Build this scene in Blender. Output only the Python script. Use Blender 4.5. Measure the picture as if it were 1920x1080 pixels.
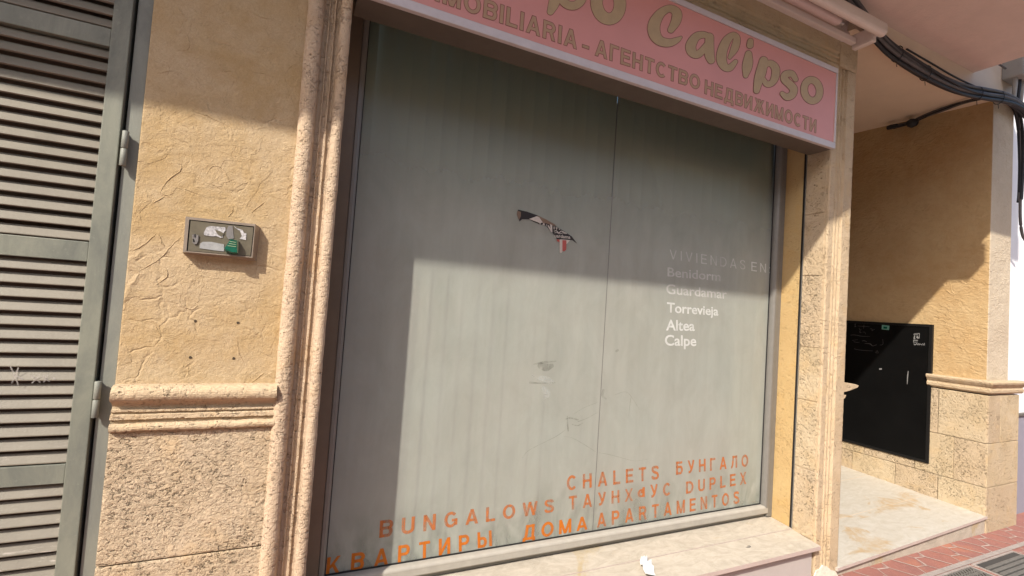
import bpy, bmesh, math, random
from mathutils import Vector, Matrix, noise
random.seed(7)
S = bpy.context.scene
for o in list(bpy.data.objects): bpy.data.objects.remove(o)
COL = S.collection
R = math.radians

# ------------------------------------------------------------------ camera, sky, sun, exposure
CAMPOS = Vector((0.0, -1.7568, 1.45))
FPX = 896.96                                     # focal length in pixels of a 1920 wide frame
ROT = ((0.9023992992, -0.4256514892, 0.0670545640),      # camera right, down, forward in world axes
       (0.0786207513, 0.0096403594, -0.9968579843),
       (0.4236676554, 0.9048358267, 0.0421644934))
cam = bpy.data.cameras.new('camera'); camo = bpy.data.objects.new('camera', cam); COL.objects.link(camo)
cam.sensor_width = 36.0; cam.lens = 36.0 * FPX / 1920.0; cam.clip_start = 0.05; cam.clip_end = 2000
rx, rd, rf = [Vector(r) for r in ROT]
m = Matrix.Identity(4)
for i in range(3):
    m[i][0] = rx[i]; m[i][1] = -rd[i]; m[i][2] = -rf[i]; m[i][3] = CAMPOS[i]
camo.matrix_world = m
S.camera = camo

SUN_DIR = Vector((1.22, 1.0, -1.43)).normalized()         # the way the light travels
sun = bpy.data.lights.new('sun', 'SUN'); suno = bpy.data.objects.new('sun', sun); COL.objects.link(suno)
sun.energy = 3.1; sun.angle = R(0.7); sun.color = (1.0, 0.93, 0.82)
suno.rotation_euler = SUN_DIR.to_track_quat('-Z', 'Y').to_euler(); suno.location = (-6, -6, 9)
W = bpy.data.worlds.new('World'); S.world = W; W.use_nodes = True
wn = W.node_tree; sky = wn.nodes.new('ShaderNodeTexSky'); sky.sky_type = 'NISHITA'; sky.sun_disc = False
sky.sun_elevation = math.asin(-SUN_DIR.z); sky.sun_rotation = math.atan2(-SUN_DIR.x, -SUN_DIR.y)
sky.air_density = 1.0; sky.dust_density = 2.0
wn.links.new(sky.outputs[0], wn.nodes['Background'].inputs[0]); wn.nodes['Background'].inputs[1].default_value = 0.15
S.view_settings.view_transform = 'Standard'; S.view_settings.look = 'None'
S.view_settings.exposure = 1.08; S.view_settings.gamma = 1.0
S.render.engine = 'CYCLES'
S.cycles.max_bounces = 8; S.cycles.diffuse_bounces = 4; S.cycles.transparent_max_bounces = 12
S.cycles.use_denoising = True; S.cycles.sample_clamp_indirect = 8.0

# ------------------------------------------------------------------ pixel of the photograph -> point on a known plane of the street
def P(x, y, ax, v):
    d = rx * ((x - 960) / FPX) + rd * ((y - 540) / FPX) + rf
    t = (v - CAMPOS[ax]) / d[ax]
    return CAMPOS + d * t

# ------------------------------------------------------------------ materials
def lin(c):
    return tuple((v / 255 / 12.92) if v / 255 <= 0.04045 else ((v / 255 + 0.055) / 1.055) ** 2.4 for v in c)
class NT:
    def __init__(s, name):
        s.m = bpy.data.materials.new(name); s.m.use_nodes = True; s.t = s.m.node_tree; s.t.nodes.clear()
        s.out = s.n('ShaderNodeOutputMaterial'); s.pos = s.n('ShaderNodeNewGeometry').outputs['Position']
    def n(s, k, **kw):
        o = s.t.nodes.new(k)
        for a, b in kw.items(): setattr(o, a, b)
        return o
    def l(s, a, b): s.t.links.new(a, b)
    def set(s, sock, v):
        if hasattr(v, 'is_output') or isinstance(v, bpy.types.NodeSocket): s.l(v, sock)
        else: sock.default_value = v
    def mapping(s, scale=(1, 1, 1), rot=(0, 0, 0), vec=None):
        n = s.n('ShaderNodeMapping'); s.l(vec or s.pos, n.inputs[0]); n.inputs['Scale'].default_value = scale; n.inputs['Rotation'].default_value = rot
        return n.outputs[0]
    def noise(s, scale, detail=4, rough=0.55, dist=0, vec=None):
        n = s.n('ShaderNodeTexNoise'); s.l(vec or s.pos, n.inputs['Vector'])
        n.inputs['Scale'].default_value = scale; n.inputs['Detail'].default_value = detail
        n.inputs['Roughness'].default_value = rough; n.inputs['Distortion'].default_value = dist
        return n.outputs['Fac']
    def voro(s, scale, feat='F1', vec=None, rnd=1):
        n = s.n('ShaderNodeTexVoronoi', feature=feat); s.l(vec or s.pos, n.inputs['Vector']); n.inputs['Scale'].default_value = scale
        n.inputs['Randomness'].default_value = rnd
        return n.outputs['Distance']
    def ramp(s, fac, a, b, va=0.0, vb=1.0):
        n = s.n('ShaderNodeMapRange'); n.clamp = True
        s.l(fac, n.inputs[0]); n.inputs[1].default_value = a; n.inputs[2].default_value = b; n.inputs[3].default_value = va; n.inputs[4].default_value = vb
        return n.outputs[0]
    def math(s, op, a, b=0.0):
        n = s.n('ShaderNodeMath', operation=op); s.set(n.inputs[0], a); s.set(n.inputs[1], b); return n.outputs[0]
    def mix(s, fac, a, b):
        n = s.n('ShaderNodeMix', data_type='RGBA'); s.set(n.inputs[0], fac)
        s.set(n.inputs[6], a if not isinstance(a, tuple) else (*a[:3], 1)); s.set(n.inputs[7], b if not isinstance(b, tuple) else (*b[:3], 1))
        return n.outputs[2]
    def warp(s, scale, amt):
        n = s.n('ShaderNodeTexNoise'); s.l(s.pos, n.inputs['Vector']); n.inputs['Scale'].default_value = scale; n.inputs['Detail'].default_value = 3
        a = s.n('ShaderNodeVectorMath', operation='SUBTRACT'); s.l(n.outputs['Color'], a.inputs[0]); a.inputs[1].default_value = (.5, .5, .5)
        b = s.n('ShaderNodeVectorMath', operation='SCALE'); s.l(a.outputs[0], b.inputs[0]); b.inputs['Scale'].default_value = amt
        c = s.n('ShaderNodeVectorMath', operation='ADD'); s.l(s.pos, c.inputs[0]); s.l(b.outputs[0], c.inputs[1])
        return c.outputs[0]
    def bump(s, h, dist, prev=None):
        n = s.n('ShaderNodeBump'); n.inputs['Strength'].default_value = 1.0; n.inputs['Distance'].default_value = dist; s.l(h, n.inputs['Height'])
        if prev: s.l(prev, n.inputs['Normal'])
        return n.outputs[0]
    def bsdf(s, col, rough=0.6, metal=0.0, normal=None, spec=0.4):
        b = s.n('ShaderNodeBsdfPrincipled'); s.set(b.inputs['Base Color'], (*col[:3], 1) if isinstance(col, tuple) else col)
        s.set(b.inputs['Roughness'], rough); b.inputs['Metallic'].default_value = metal; b.inputs['Specular IOR Level'].default_value = spec
        if normal: s.l(normal, b.inputs['Normal'])
        s.l(b.outputs[0], s.out.inputs[0]); return b

def m_plain(name, c, rough=0.6, metal=0, var=0.15, vs=14, bumpd=0.0, bs=150, spec=0.4, c2=None):
    t = NT(name); f = t.ramp(t.noise(vs, 6, 0.65), 0.3, 0.7)
    c2 = c2 or tuple(v * (1 - var) for v in c); cc = t.mix(f, c, c2)
    nrm = t.bump(t.noise(bs, 4, 0.6), bumpd) if bumpd else None
    t.bsdf(cc, rough, metal, nrm, spec); return t.m

def m_stucco(name, a, b, c, ridge=1.0, wav=0.0):
    t = NT(name)
    n1 = t.ramp(t.noise(2.6, 7, 0.62, 0.5), 0.40, 0.62); n2 = t.ramp(t.noise(11, 8, 0.7), 0.42, 0.72)
    col = t.mix(n1, a, b); col = t.mix(t.math('MULTIPLY', n2, 0.55), col, c)
    gr = t.ramp(t.noise(210, 4, 0.65), 0.34, 0.66, 0, 0.34); col = t.mix(gr, col, tuple(v * .70 for v in b))
    bl = t.ramp(t.noise(28, 6, 0.7, 0.4), 0.50, 0.72, 0, 0.38); col = t.mix(bl, col, tuple(v * .74 for v in b))
    fleck = t.ramp(t.noise(170, 2, 0.5), 0.66, 0.74, 0, 0.35); col = t.mix(fleck, col, tuple(v * .62 for v in a))
    w = t.warp(5.5, 0.16); e = t.voro(5.2, 'DISTANCE_TO_EDGE', w)
    mask = t.ramp(t.noise(4.3, 2), 0.57, 0.64)
    crease = t.math('MULTIPLY', t.ramp(e, 0.0, 0.045, 1, 0), mask)
    w2 = t.warp(9, 0.12); e2 = t.voro(11, 'DISTANCE_TO_EDGE', w2)
    crease2 = t.math('MULTIPLY', t.ramp(e2, 0.0, 0.06, 1, 0), t.ramp(t.noise(7.1, 2), 0.56, 0.62))
    # trowel terraces: plateaus with a sharp edge
    ter = t.ramp(t.noise(6.0, 5, 0.5, 1.2), 0.50, 0.515)
    ter2 = t.ramp(t.noise(9.0, 5, 0.5, 1.6, t.mapping((1, 1, 1.5))), 0.56, 0.575)
    nrm = t.bump(t.noise(13, 3, 0.5), 0.005)
    nrm = t.bump(t.noise(75, 5, 0.65), 0.0030, nrm)
    nrm = t.bump(t.noise(230, 3, 0.6), 0.0012, nrm)
    nrm = t.bump(crease, 0.0026 * ridge, nrm); nrm = t.bump(crease2, -0.0016 * ridge, nrm)
    nrm = t.bump(ter, 0.0008 * ridge, nrm); nrm = t.bump(ter2, 0.0006 * ridge, nrm)
    if wav:
        h = t.noise(15, 3, 0.5, 1.5, t.mapping((1, 1.0, 1.9), (0.35, 0, 0)))
        nrm = t.bump(h, wav, nrm)
        w3 = t.warp(7, 0.22); e3 = t.voro(7, 'DISTANCE_TO_EDGE', t.mapping((1, 1, 2.2), vec=w3))
        nrm = t.bump(t.math('MULTIPLY', t.ramp(e3, 0, 0.08, 1, 0), t.ramp(t.noise(6, 2), 0.48, 0.6)), 0.0018, nrm)
    t.bsdf(col, 0.88, 0, nrm, 0.2); return t.m

def m_stone(name, a, b, pit=1.0, chunky=1.0, c=None):
    t = NT(name)
    n1 = t.ramp(t.noise(4.0, 6, 0.65), 0.36, 0.66); col = t.mix(n1, a, b)
    n2 = t.ramp(t.noise(45, 5, 0.7), 0.5, 0.75, 0, 0.16); col = t.mix(n2, col, c or tuple(v * .72 for v in b))
    vec = t.warp(22, 0.03)
    pits = t.ramp(t.voro(48, 'F1', vec), 0.05, 0.26, 1, 0)                          # round holes
    pits = t.math('MULTIPLY', pits, t.ramp(t.noise(24, 3), 0.54, 0.60))
    wn_ = t.math('ADD', t.math('MULTIPLY', t.noise(62, 5, 0.6, 0.7, t.mapping((1, 1, 1.5))), 0.7), t.math('MULTIPLY', t.noise(140, 4, 0.6, 0.4), 0.3))
    wn_ = t.math('ADD', wn_, t.ramp(t.noise(6.5, 4, 0.6), 0.32, 0.68, -0.045, 0.085))
    worm = t.ramp(wn_, 0.375, 0.425, 1, 0)
    holes = t.math('MAXIMUM', pits, worm)
    col = t.mix(t.math('MULTIPLY', holes, 0.10), col, tuple(v * .45 for v in b))     # pits tinted darker
    grain = t.ramp(t.noise(260, 3, 0.6), 0.35, 0.65, 0.0, 0.22); col = t.mix(grain, col, tuple(v * .74 for v in a))
    warm = t.ramp(t.noise(7, 4, 0.6, 0.5), 0.52, 0.72, 0, 0.5); col = t.mix(warm, col, (a[0] * .98, a[1] * .86, a[2] * .66))
    nrm = t.bump(t.noise(30, 4, 0.55), 0.0040 * chunky)
    nrm = t.bump(t.noise(130, 4, 0.6), 0.0016 * chunky, nrm)
    nrm = t.bump(t.ramp(wn_, 0.40, 0.58, 0, 1), 0.0030 * chunky, nrm); nrm = t.bump(worm, -0.0032 * chunky, nrm)
    nrm = t.bump(pits, -0.0045 * pit, nrm)
    t.bsdf(col, 0.9, 0, nrm, 0.15); return t.m

def m_marble(name, a, b, stain, joint=None):
    t = NT(name)
    v = t.ramp(t.noise(5, 8, 0.7, 2.2, t.mapping((1, 2.6, 1), (0, 0, 0.5))), 0.38, 0.66)
    col = t.mix(v, a, b)
    s = t.math('MULTIPLY', t.ramp(t.noise(2.3, 7, 0.6, 1.0, t.mapping((1.0, 1.5, 1))), 0.58, 0.63), t.ramp(t.noise(14, 5), 0.35, 0.6, 0.25, 0.8))
    col = t.mix(s, col, stain)
    d = t.ramp(t.noise(30, 6, 0.7), 0.55, 0.8, 0, 0.35); col = t.mix(d, col, tuple(x * .6 for x in b))
    nrm = t.bump(t.noise(60, 4), 0.0012)
    t.bsdf(col, t.ramp(t.noise(20, 3), 0.3, 0.7, 0.45, 0.7), 0, nrm, 0.35); return t.m

def m_paint(name, a, b, rough=0.5, streak=True):
    t = NT(name)
    n = t.ramp(t.noise(9, 6, 0.7, 0.5, t.mapping((1, 1, 0.35 if streak else 1))), 0.4, 0.68)
    col = t.mix(n, a, b); f = t.ramp(t.noise(60, 6, 0.75), 0.58, 0.8, 0, 0.5); col = t.mix(f, col, tuple(min(1, v * 1.45) for v in a))
    nrm = t.bump(t.noise(240, 3), 0.0004)
    t.bsdf(col, t.ramp(n, 0, 1, rough, rough + .2), 0, nrm, 0.4); return t.m

def m_louvre(name, a, b):
    t = NT(name)
    n = t.ramp(t.noise(7, 5, 0.65), 0.35, 0.7); col = t.mix(n, a, b)
    # chalk and dust rubbed on the boards, more of it low down
    z = t.n('ShaderNodeSeparateXYZ'); t.l(t.pos, z.inputs[0])
    low = t.ramp(z.outputs[2], 0.3, 1.35, 1, 0)
    d = t.ramp(t.noise(13, 7, 0.7, 0.6, t.mapping((0.8, 1, 6))), 0.60, 0.66)
    col = t.mix(t.math('MULTIPLY', t.math('MULTIPLY', d, low), 0.7), col, (0.48, 0.43, 0.38))
    t.bsdf(col, 0.55, 0, t.bump(t.noise(160, 3), 0.0005), 0.35); return t.m

def m_glass(name, clear=False):
    t = NT(name)
    tr = t.n('ShaderNodeBsdfTransparent'); tr.inputs[0].default_value = (0.90, 0.94, 0.91, 1)
    gl = t.n('ShaderNodeBsdfGlossy'); gl.inputs['Roughness'].default_value = 0.04 if clear else 0.30; gl.inputs['Color'].default_value = (1, 1, 1, 1)
    fr = t.n('ShaderNodeFresnel'); fr.inputs[0].default_value = 1.45
    base = tr.outputs[0]
    if not clear:
        di = t.n('ShaderNodeBsdfDiffuse')
        st = t.noise(16, 4, 0.6, 0, t.mapping((1, 1, 0.03)))                     # runs of old rain
        blot = t.ramp(t.noise(2.2, 5, 0.6), 0.35, 0.7)
        c = t.mix(blot, (0.475, 0.495, 0.445), (0.485, 0.485, 0.43)); c = t.mix(t.ramp(st, 0.4, 0.7, 0, 0.18), c, (0.30, 0.312, 0.285))
        c = t.mix(t.ramp(t.noise(420, 2), 0.55, 0.75, 0, 0.25), c, (0.45, 0.45, 0.4))
        t.l(c, di.inputs[0])
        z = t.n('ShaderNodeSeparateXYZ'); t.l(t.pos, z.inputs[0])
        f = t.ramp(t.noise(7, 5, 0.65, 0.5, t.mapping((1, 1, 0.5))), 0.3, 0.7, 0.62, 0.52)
        f = t.math('MULTIPLY', f, t.ramp(z.outputs[2], 1.8, 2.5, 1.0, 0.04))               # film thinned upward to paint in the shade under the sign
        drip = t.math('MULTIPLY', t.ramp(t.noise(9, 4, 0.55, 0.6, t.mapping((1, 1, 0.5))), 0.38, 0.66), t.ramp(z.outputs[2], 0.33, 0.62, 0.34, 0))
        f = t.math('SUBTRACT', f, drip)                                          # washed thin along the foot
        mx = t.n('ShaderNodeMixShader'); t.l(f, mx.inputs[0]); t.l(tr.outputs[0], mx.inputs[1]); t.l(di.outputs[0], mx.inputs[2]); base = mx.outputs[0]
    m2 = t.n('ShaderNodeMixShader'); t.l(t.math('MULTIPLY', fr.outputs[0], 0.48 if not clear else 0.25), m2.inputs[0]); t.l(base, m2.inputs[1]); t.l(gl.outputs[0], m2.inputs[2])
    t.l(m2.outputs[0], t.out.inputs[0]); return t.m

def m_vinyl(name, c, wear=0.5, alpha=0.95, ws=20):
    """cut vinyl letters, partly worn through"""
    t = NT(name)
    b = t.n('ShaderNodeBsdfDiffuse'); col = t.mix(t.ramp(t.noise(30, 5, 0.7), 0.35, 0.7), c, tuple(v * .8 for v in c)); t.l(col, b.inputs[0])
    tr = t.n('ShaderNodeBsdfTransparent')
    w = t.ramp(t.noise(ws, 7, 0.75, 0.4, t.mapping((1.4, 1, 0.45))), 0.5 - .08, 0.5 + .16, alpha, alpha - wear)
    mx = t.n('ShaderNodeMixShader'); t.l(w, mx.inputs[0]); t.l(tr.outputs[0], mx.inputs[1]); t.l(b.outputs[0], mx.inputs[2]); t.l(mx.outputs[0], t.out.inputs[0]); return t.m

M = {}
M['stucco'] = m_stucco('stucco', (0.465, 0.35, 0.215), (0.42, 0.29, 0.14), (0.52, 0.412, 0.275))
M['recess'] = m_stucco('recess_stucco', (0.50, 0.355, 0.185), (0.45, 0.295, 0.14), (0.54, 0.40, 0.23), 0.7, 0.006)
M['cream'] = m_stucco('cream_stucco', (0.56, 0.47, 0.35), (0.50, 0.41, 0.30), (0.58, 0.50, 0.39), 0.7, 0.004)
M['honey'] = m_stone('honey_stone', (0.50, 0.36, 0.175), (0.45, 0.305, 0.14), 0.5, 0.35)
M['stone'] = m_stone('cast_stone', (0.53, 0.415, 0.28), (0.48, 0.365, 0.235), 1.3, 0.6)
M['stone_pink'] = m_stone('cast_stone_pink', (0.52, 0.40, 0.285), (0.475, 0.355, 0.24), 1.3, 0.6)
M['rough'] = m_stone('split_stone', (0.53, 0.42, 0.29), (0.49, 0.375, 0.245), 1.0, 1.15)
M['rough2'] = m_stone('split_stone_pale', (0.54, 0.435, 0.295), (0.49, 0.38, 0.24), 1.0, 0.9)
M['mortar'] = m_plain('mortar', (0.60, 0.47, 0.33), 0.9, bumpd=0.002)
M['soffit'] = m_plain('soffit_paint', (0.70, 0.54, 0.475), 0.85, var=0.10, vs=7, bumpd=0.004, bs=70)
M['ceiling'] = m_plain('recess_ceiling_paint', (0.74, 0.60, 0.46), 0.6, var=0.08, vs=4)
M['marble'] = m_marble('sill_marble', (0.45, 0.40, 0.33), (0.34, 0.30, 0.24), (0.37, 0.285, 0.155))
M['floor'] = m_marble('step_marble', (0.46, 0.43, 0.375), (0.395, 0.355, 0.29), (0.38, 0.265, 0.14))
M['edge'] = m_plain('marble_edge', (0.47, 0.385, 0.345), 0.5, var=0.12)
M['panel'] = m_plain('marble_panel', (0.44, 0.40, 0.375), 0.5, var=0.10, vs=9)
M['frame'] = m_paint('shutter_frame', (0.205, 0.21, 0.165), (0.12, 0.128, 0.108), 0.5)
M['jamb'] = m_paint('shutter_jamb', (0.21, 0.215, 0.18), (0.15, 0.155, 0.138), 0.5)
M['louvre'] = m_louvre('louvre_boards', (0.185, 0.163, 0.125), (0.148, 0.129, 0.099))
M['void'] = m_plain('dark_void', (0.012, 0.010, 0.009), 0.9)
M['hole'] = m_plain('drill_hole_shade', (0.06, 0.042, 0.025), 0.9)  # dark discs painted in for the shaded depth of the drill holes
M['alu'] = m_plain('window_aluminium', (0.20, 0.19, 0.172), 0.42, 0.2, var=0.12, vs=25, bumpd=0.0003)
M['alu_pale'] = m_plain('pale_aluminium_bead', (0.36, 0.335, 0.29), 0.55, 0.0, var=0.15, vs=18)  # paler aluminium for the bottom glazing bead
M['gasket'] = m_plain('black_gasket', (0.015, 0.015, 0.016), 0.6)
M['bronze'] = m_plain('bronze_aluminium', (0.17, 0.13, 0.095), 0.45, 0.2, var=0.15)
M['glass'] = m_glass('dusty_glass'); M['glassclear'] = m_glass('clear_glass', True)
M['blind'] = m_plain('blind_fabric', (0.345, 0.335, 0.285), 0.9, var=0.08, vs=3)
M['orange'] = m_vinyl('orange_vinyl', (0.52, 0.165, 0.05), 0.45, 0.78)
M['orange_solid'] = m_vinyl('orange_vinyl_fresh', (0.56, 0.16, 0.022), 0.3, 0.92)
M['white_vinyl'] = m_vinyl('white_vinyl', (0.72, 0.73, 0.70), 0.16, 0.78)
M['white_faint'] = m_vinyl('white_vinyl_faded', (0.70, 0.70, 0.66), 0.16, 0.62, 5)
M['sign_case'] = m_plain('sign_casing_metal', (0.115, 0.095, 0.075), 0.5, 0.1, var=0.15)
M['pink'] = m_plain('pink_acrylic', (0.62, 0.265, 0.22), 0.30, var=0.10, vs=2.2)
M['sign_alu'] = m_plain('sign_aluminium', (0.56, 0.50, 0.49), 0.4, 0.15, var=0.1, vs=30)
M['tan'] = m_plain('faded_lettering', (0.45, 0.325, 0.18), 0.5, var=0.12, vs=20)
M['tan2'] = m_plain('faded_small_lettering', (0.42, 0.26, 0.155), 0.5, var=0.12, vs=20)
M['outline'] = m_plain('lettering_outline', (0.24, 0.085, 0.06), 0.5)
M['white_awn'] = m_plain('awning_lacquer', (0.70, 0.62, 0.57), 0.35, var=0.06, vs=12)
M['pink_awn'] = m_plain('awning_roller', (0.62, 0.48, 0.45), 0.45, var=0.08)
M['cable'] = m_plain('black_cable', (0.022, 0.022, 0.026), 0.55, var=0.4, vs=60)
M['grey_cable'] = m_plain('grey_cable', (0.12, 0.11, 0.11), 0.6, var=0.3)
M['steel'] = m_plain('weathered_steel', (0.205, 0.18, 0.13), 0.42, 0.45, var=0.3, vs=24)
M['steel_rim'] = m_plain('box_rim', (0.34, 0.28, 0.225), 0.4, 0.35, var=0.2, vs=30)
M['steel_light'] = m_plain('lock_steel', (0.36, 0.34, 0.33), 0.35, 0.6)
M['sticker'] = m_plain('sticker_remains', (0.62, 0.60, 0.60), 0.6, var=0.75, vs=130)
M['sticker_grey'] = m_plain('rubbed_sticker', (0.34, 0.345, 0.34), 0.5, var=0.25, vs=60)
M['green'] = m_plain('green_plastic', (0.010, 0.115, 0.072), 0.25, var=0.45, vs=50, spec=0.6)
M['green_edge'] = m_plain('pale_green_edge', (0.36, 0.44, 0.27), 0.4)
M['black'] = m_plain('black_paint', (0.0045, 0.0045, 0.0045), 0.45, var=0.4, vs=5, spec=0.15)
M['black_frame'] = m_plain('black_frame', (0.010, 0.0095, 0.009), 0.5, spec=0.2)
M['chalk'] = m_plain('chalk_scribble', (0.10, 0.095, 0.09), 0.9)
M['white'] = m_plain('white_paint', (0.72, 0.71, 0.70), 0.7, var=0.06)
M['white_wall'] = m_plain('white_render', (0.78, 0.78, 0.80), 0.8, var=0.05, bumpd=0.001)
M['lilac'] = m_plain('lilac_grey_render', (0.26, 0.25, 0.30), 0.8, var=0.1)
M['stencil'] = m_plain('grey_stencil', (0.24, 0.235, 0.23), 0.8, var=0.4, vs=140)
M['mint'] = m_plain('mint_sticker', (0.14, 0.33, 0.26), 0.5, var=0.2, vs=90)
M['paper'] = m_plain('paper', (0.64, 0.64, 0.64), 0.8, var=0.04)
M['print_black'] = m_plain('black_print', (0.022, 0.018, 0.018), 0.6)
M['print_white'] = m_plain('white_print', (0.55, 0.50, 0.44), 0.7, var=0.2, vs=80)
M['print_red'] = m_plain('red_print', (0.42, 0.09, 0.075), 0.6)
M['print_brown'] = m_plain('brown_paper_back', (0.19, 0.125, 0.085), 0.7)
M['scratch'] = m_vinyl('scratch', (0.18, 0.18, 0.15), 0.34, 0.34, 30)
M['smudge'] = m_vinyl('pale_smudge', (0.56, 0.59, 0.56), 0.42, 0.42, 60)
M['chalk_faint'] = m_vinyl('faint_chalk', (0.42, 0.39, 0.36), 0.5, 0.6, 60)
M['box_plastic'] = m_plain('grey_plastic', (0.34, 0.335, 0.31), 0.5, var=0.12)
M['iron'] = m_plain('cast_iron', (0.15, 0.14, 0.125), 0.6, 0.0, var=0.35, vs=40, bumpd=0.001)
M['slot'] = m_plain('slot_shade', (0.055, 0.05, 0.045), 0.8)  # lid base coloured dark to stand for shade between the bars
M['concrete'] = m_plain('grey_mortar_joint', (0.34, 0.29, 0.26), 0.9, var=0.25, vs=20, bumpd=0.002)
M['joint'] = m_plain('pale_tile_joint', (0.47, 0.36, 0.31), 0.9, var=0.35, vs=30)
M['asphalt'] = m_plain('road_paving', (0.38, 0.34, 0.30), 0.9, var=0.3, vs=20, bumpd=0.004, bs=120)
M['ground'] = m_plain('ground_earth', (0.22, 0.19, 0.15), 0.9)
M['plaster'] = m_plain('white_plaster_splash', (0.72, 0.66, 0.55), 0.9, bumpd=0.006, bs=60)
def m_tile():
    t = NT('red_paving')
    n = t.ramp(t.noise(3.0, 6, 0.65), 0.36, 0.66); col = t.mix(n, (0.30, 0.125, 0.095), (0.235, 0.108, 0.092))
    o = t.ramp(t.noise(1.9, 4, 0.6, 0.8), 0.55, 0.66, 0, 0.7); col = t.mix(o, col, (0.37, 0.15, 0.09))
    d = t.ramp(t.noise(36, 6, 0.7), 0.5, 0.8, 0, 0.5); col = t.mix(d, col, (0.34, 0.20, 0.165))
    t.bsdf(col, t.ramp(n, 0, 1, 0.55, 0.75), 0, t.bump(t.noise(90, 5), 0.002), 0.35); return t.m
M['tile'] = m_tile()
def m_pier():          # split-face blocks in courses with pale joints: coursing follows z and the run of the wall
    t = NT('coursed_blocks')
    return t
# ------------------------------------------------------------------ mesh building
class MB:
    def __init__(s): s.v = []; s.f = []; s.mi = []; s.mats = []; s.sm = []
    def mat(s, k):
        if k not in s.mats: s.mats.append(k)
        return s.mats.index(k)
    def face(s, pts, k, smooth=False):
        b = len(s.v); s.v += [Vector(p) for p in pts]; s.f.append(list(range(b, b + len(pts)))); s.mi.append(s.mat(k)); s.sm.append(smooth)
    def add(s, vs, fs, k, smooth=False):
        b = len(s.v); s.v += [Vector(p) for p in vs]; i = s.mat(k)
        for f in fs: s.f.append([b + j for j in f]); s.mi.append(i); s.sm.append(smooth)
    def hexa(s, c, k):     # 8 corners: 4 of one end then 4 of the other
        s.add(c, [(3, 2, 1, 0), (4, 5, 6, 7), (0, 1, 5, 4), (1, 2, 6, 5), (2, 3, 7, 6), (3, 0, 4, 7)], k)
    def box(s, x0, x1, y0, y1, z0, z1, k, bev=0.0):
        if bev <= 0:
            s.hexa([(x0, y0, z0), (x1, y0, z0), (x1, y1, z0), (x0, y1, z0), (x0, y0, z1), (x1, y0, z1), (x1, y1, z1), (x0, y1, z1)], k); return
        bm = bmesh.new(); bmesh.ops.create_cube(bm, size=1)
        for v in bm.verts: v.co = Vector(((x0 + x1) / 2 + v.co.x * (x1 - x0), (y0 + y1) / 2 + v.co.y * (y1 - y0), (z0 + z1) / 2 + v.co.z * (z1 - z0)))
        bmesh.ops.bevel(bm, geom=bm.edges[:], offset=bev, segments=2, affect='EDGES', profile=0.6)
        bm.verts.index_update(); s.add([v.co.copy() for v in bm.verts], [[v.index for v in f.verts] for f in bm.faces], k); bm.free()
    def extrude(s, prof, axis, a, b, k, step=0.0, rough=0.0, rs=30, closed=False, cap=True, smooth=False):
        """prof: 2-D points, in (x,y) for axis z or (y,z) for axis x"""
        n = max(1, int(abs(b - a) / step)) if step else 1
        vs = []; L = len(prof)
        for i in range(n + 1):
            q = a + (b - a) * i / n
            for (u, w) in prof:
                p = Vector((u, w, q)) if axis == 'z' else Vector((q, u, w)) if axis == 'x' else Vector((u, q, w))
                if rough:
                    d = Vector((noise.noise(p * rs), noise.noise(p * rs + Vector((7, 3, 1))), noise.noise(p * rs + Vector((1, 9, 5)))))
                    e = Vector((noise.noise(p * rs * 3.1), noise.noise(p * rs * 3.1 + Vector((2, 5, 1))), noise.noise(p * rs * 3.1 + Vector((8, 1, 3)))))
                    p = p + (d + e * 0.5) * rough
                vs.append(p)
        fs = []
        for i in range(n):
            for j in range(L if closed else L - 1):
                j2 = (j + 1) % L; fs.append((i * L + j, i * L + j2, (i + 1) * L + j2, (i + 1) * L + j))
        s.add(vs, fs, k, smooth)
        if cap:
            s.face(vs[:L], k); s.face(vs[-L:][::-1], k)
    def tube(s, pts, r, k, seg=8, cap=True):
        pts = [Vector(p) for p in pts]; rs = r if isinstance(r, (list, tuple)) else [r] * len(pts); vs = []; fs = []
        up = Vector((0, 0, 1))
        for i, p in enumerate(pts):
            t = (pts[min(i + 1, len(pts) - 1)] - pts[max(i - 1, 0)]).normalized()
            a = t.cross(up if abs(t.z) < .95 else Vector((0, 1, 0))).normalized(); b = a.cross(t)
            for q in range(seg):
                an = 2 * math.pi * q / seg; vs.append(p + (a * math.cos(an) + b * math.sin(an)) * rs[i])
        for i in range(len(pts) - 1):
            for q in range(seg):
                q2 = (q + 1) % seg; fs.append((i * seg + q, i * seg + q2, (i + 1) * seg + q2, (i + 1) * seg + q))
        s.add(vs, fs, k, True)
        if cap: s.face(vs[:seg][::-1], k); s.face(vs[-seg:], k)
    def prism(s, poly, off, k, kside=None):
        """poly: coplanar 3-D points (front); off: vector to the back"""
        n = len(poly); poly = [Vector(p) for p in poly]; off = Vector(off)
        s.face(poly, k); s.face([p + off for p in poly][::-1], kside or k)
        for i in range(n):
            j = (i + 1) % n; s.face([poly[i], poly[i] + off, poly[j] + off, poly[j]], kside or k)
    def build(s, name, parent=None, label=None, base=None, auto=True):
        me = bpy.data.meshes.new(name); off = Vector((0, 0, 0))
        ob = bpy.data.objects.new(name, me); COL.objects.link(ob)
        if parent is not None:
            ob.parent = parent; q = parent; off = Vector((0, 0, 0))
            while q is not None: off += q.location; q = q.parent
        elif base is not None:
            off = Vector(base); ob.location = off
        me.from_pydata([v - off for v in s.v], [], s.f)
        for k in s.mats: me.materials.append(M[k])
        for p, i, sm in zip(me.polygons, s.mi, s.sm): p.material_index = i; p.use_smooth = sm
        bm = bmesh.new(); bm.from_mesh(me); bmesh.ops.recalc_face_normals(bm, faces=bm.faces[:]); bm.to_mesh(me); bm.free()
        if label: ob['label'] = label
        return ob
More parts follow.
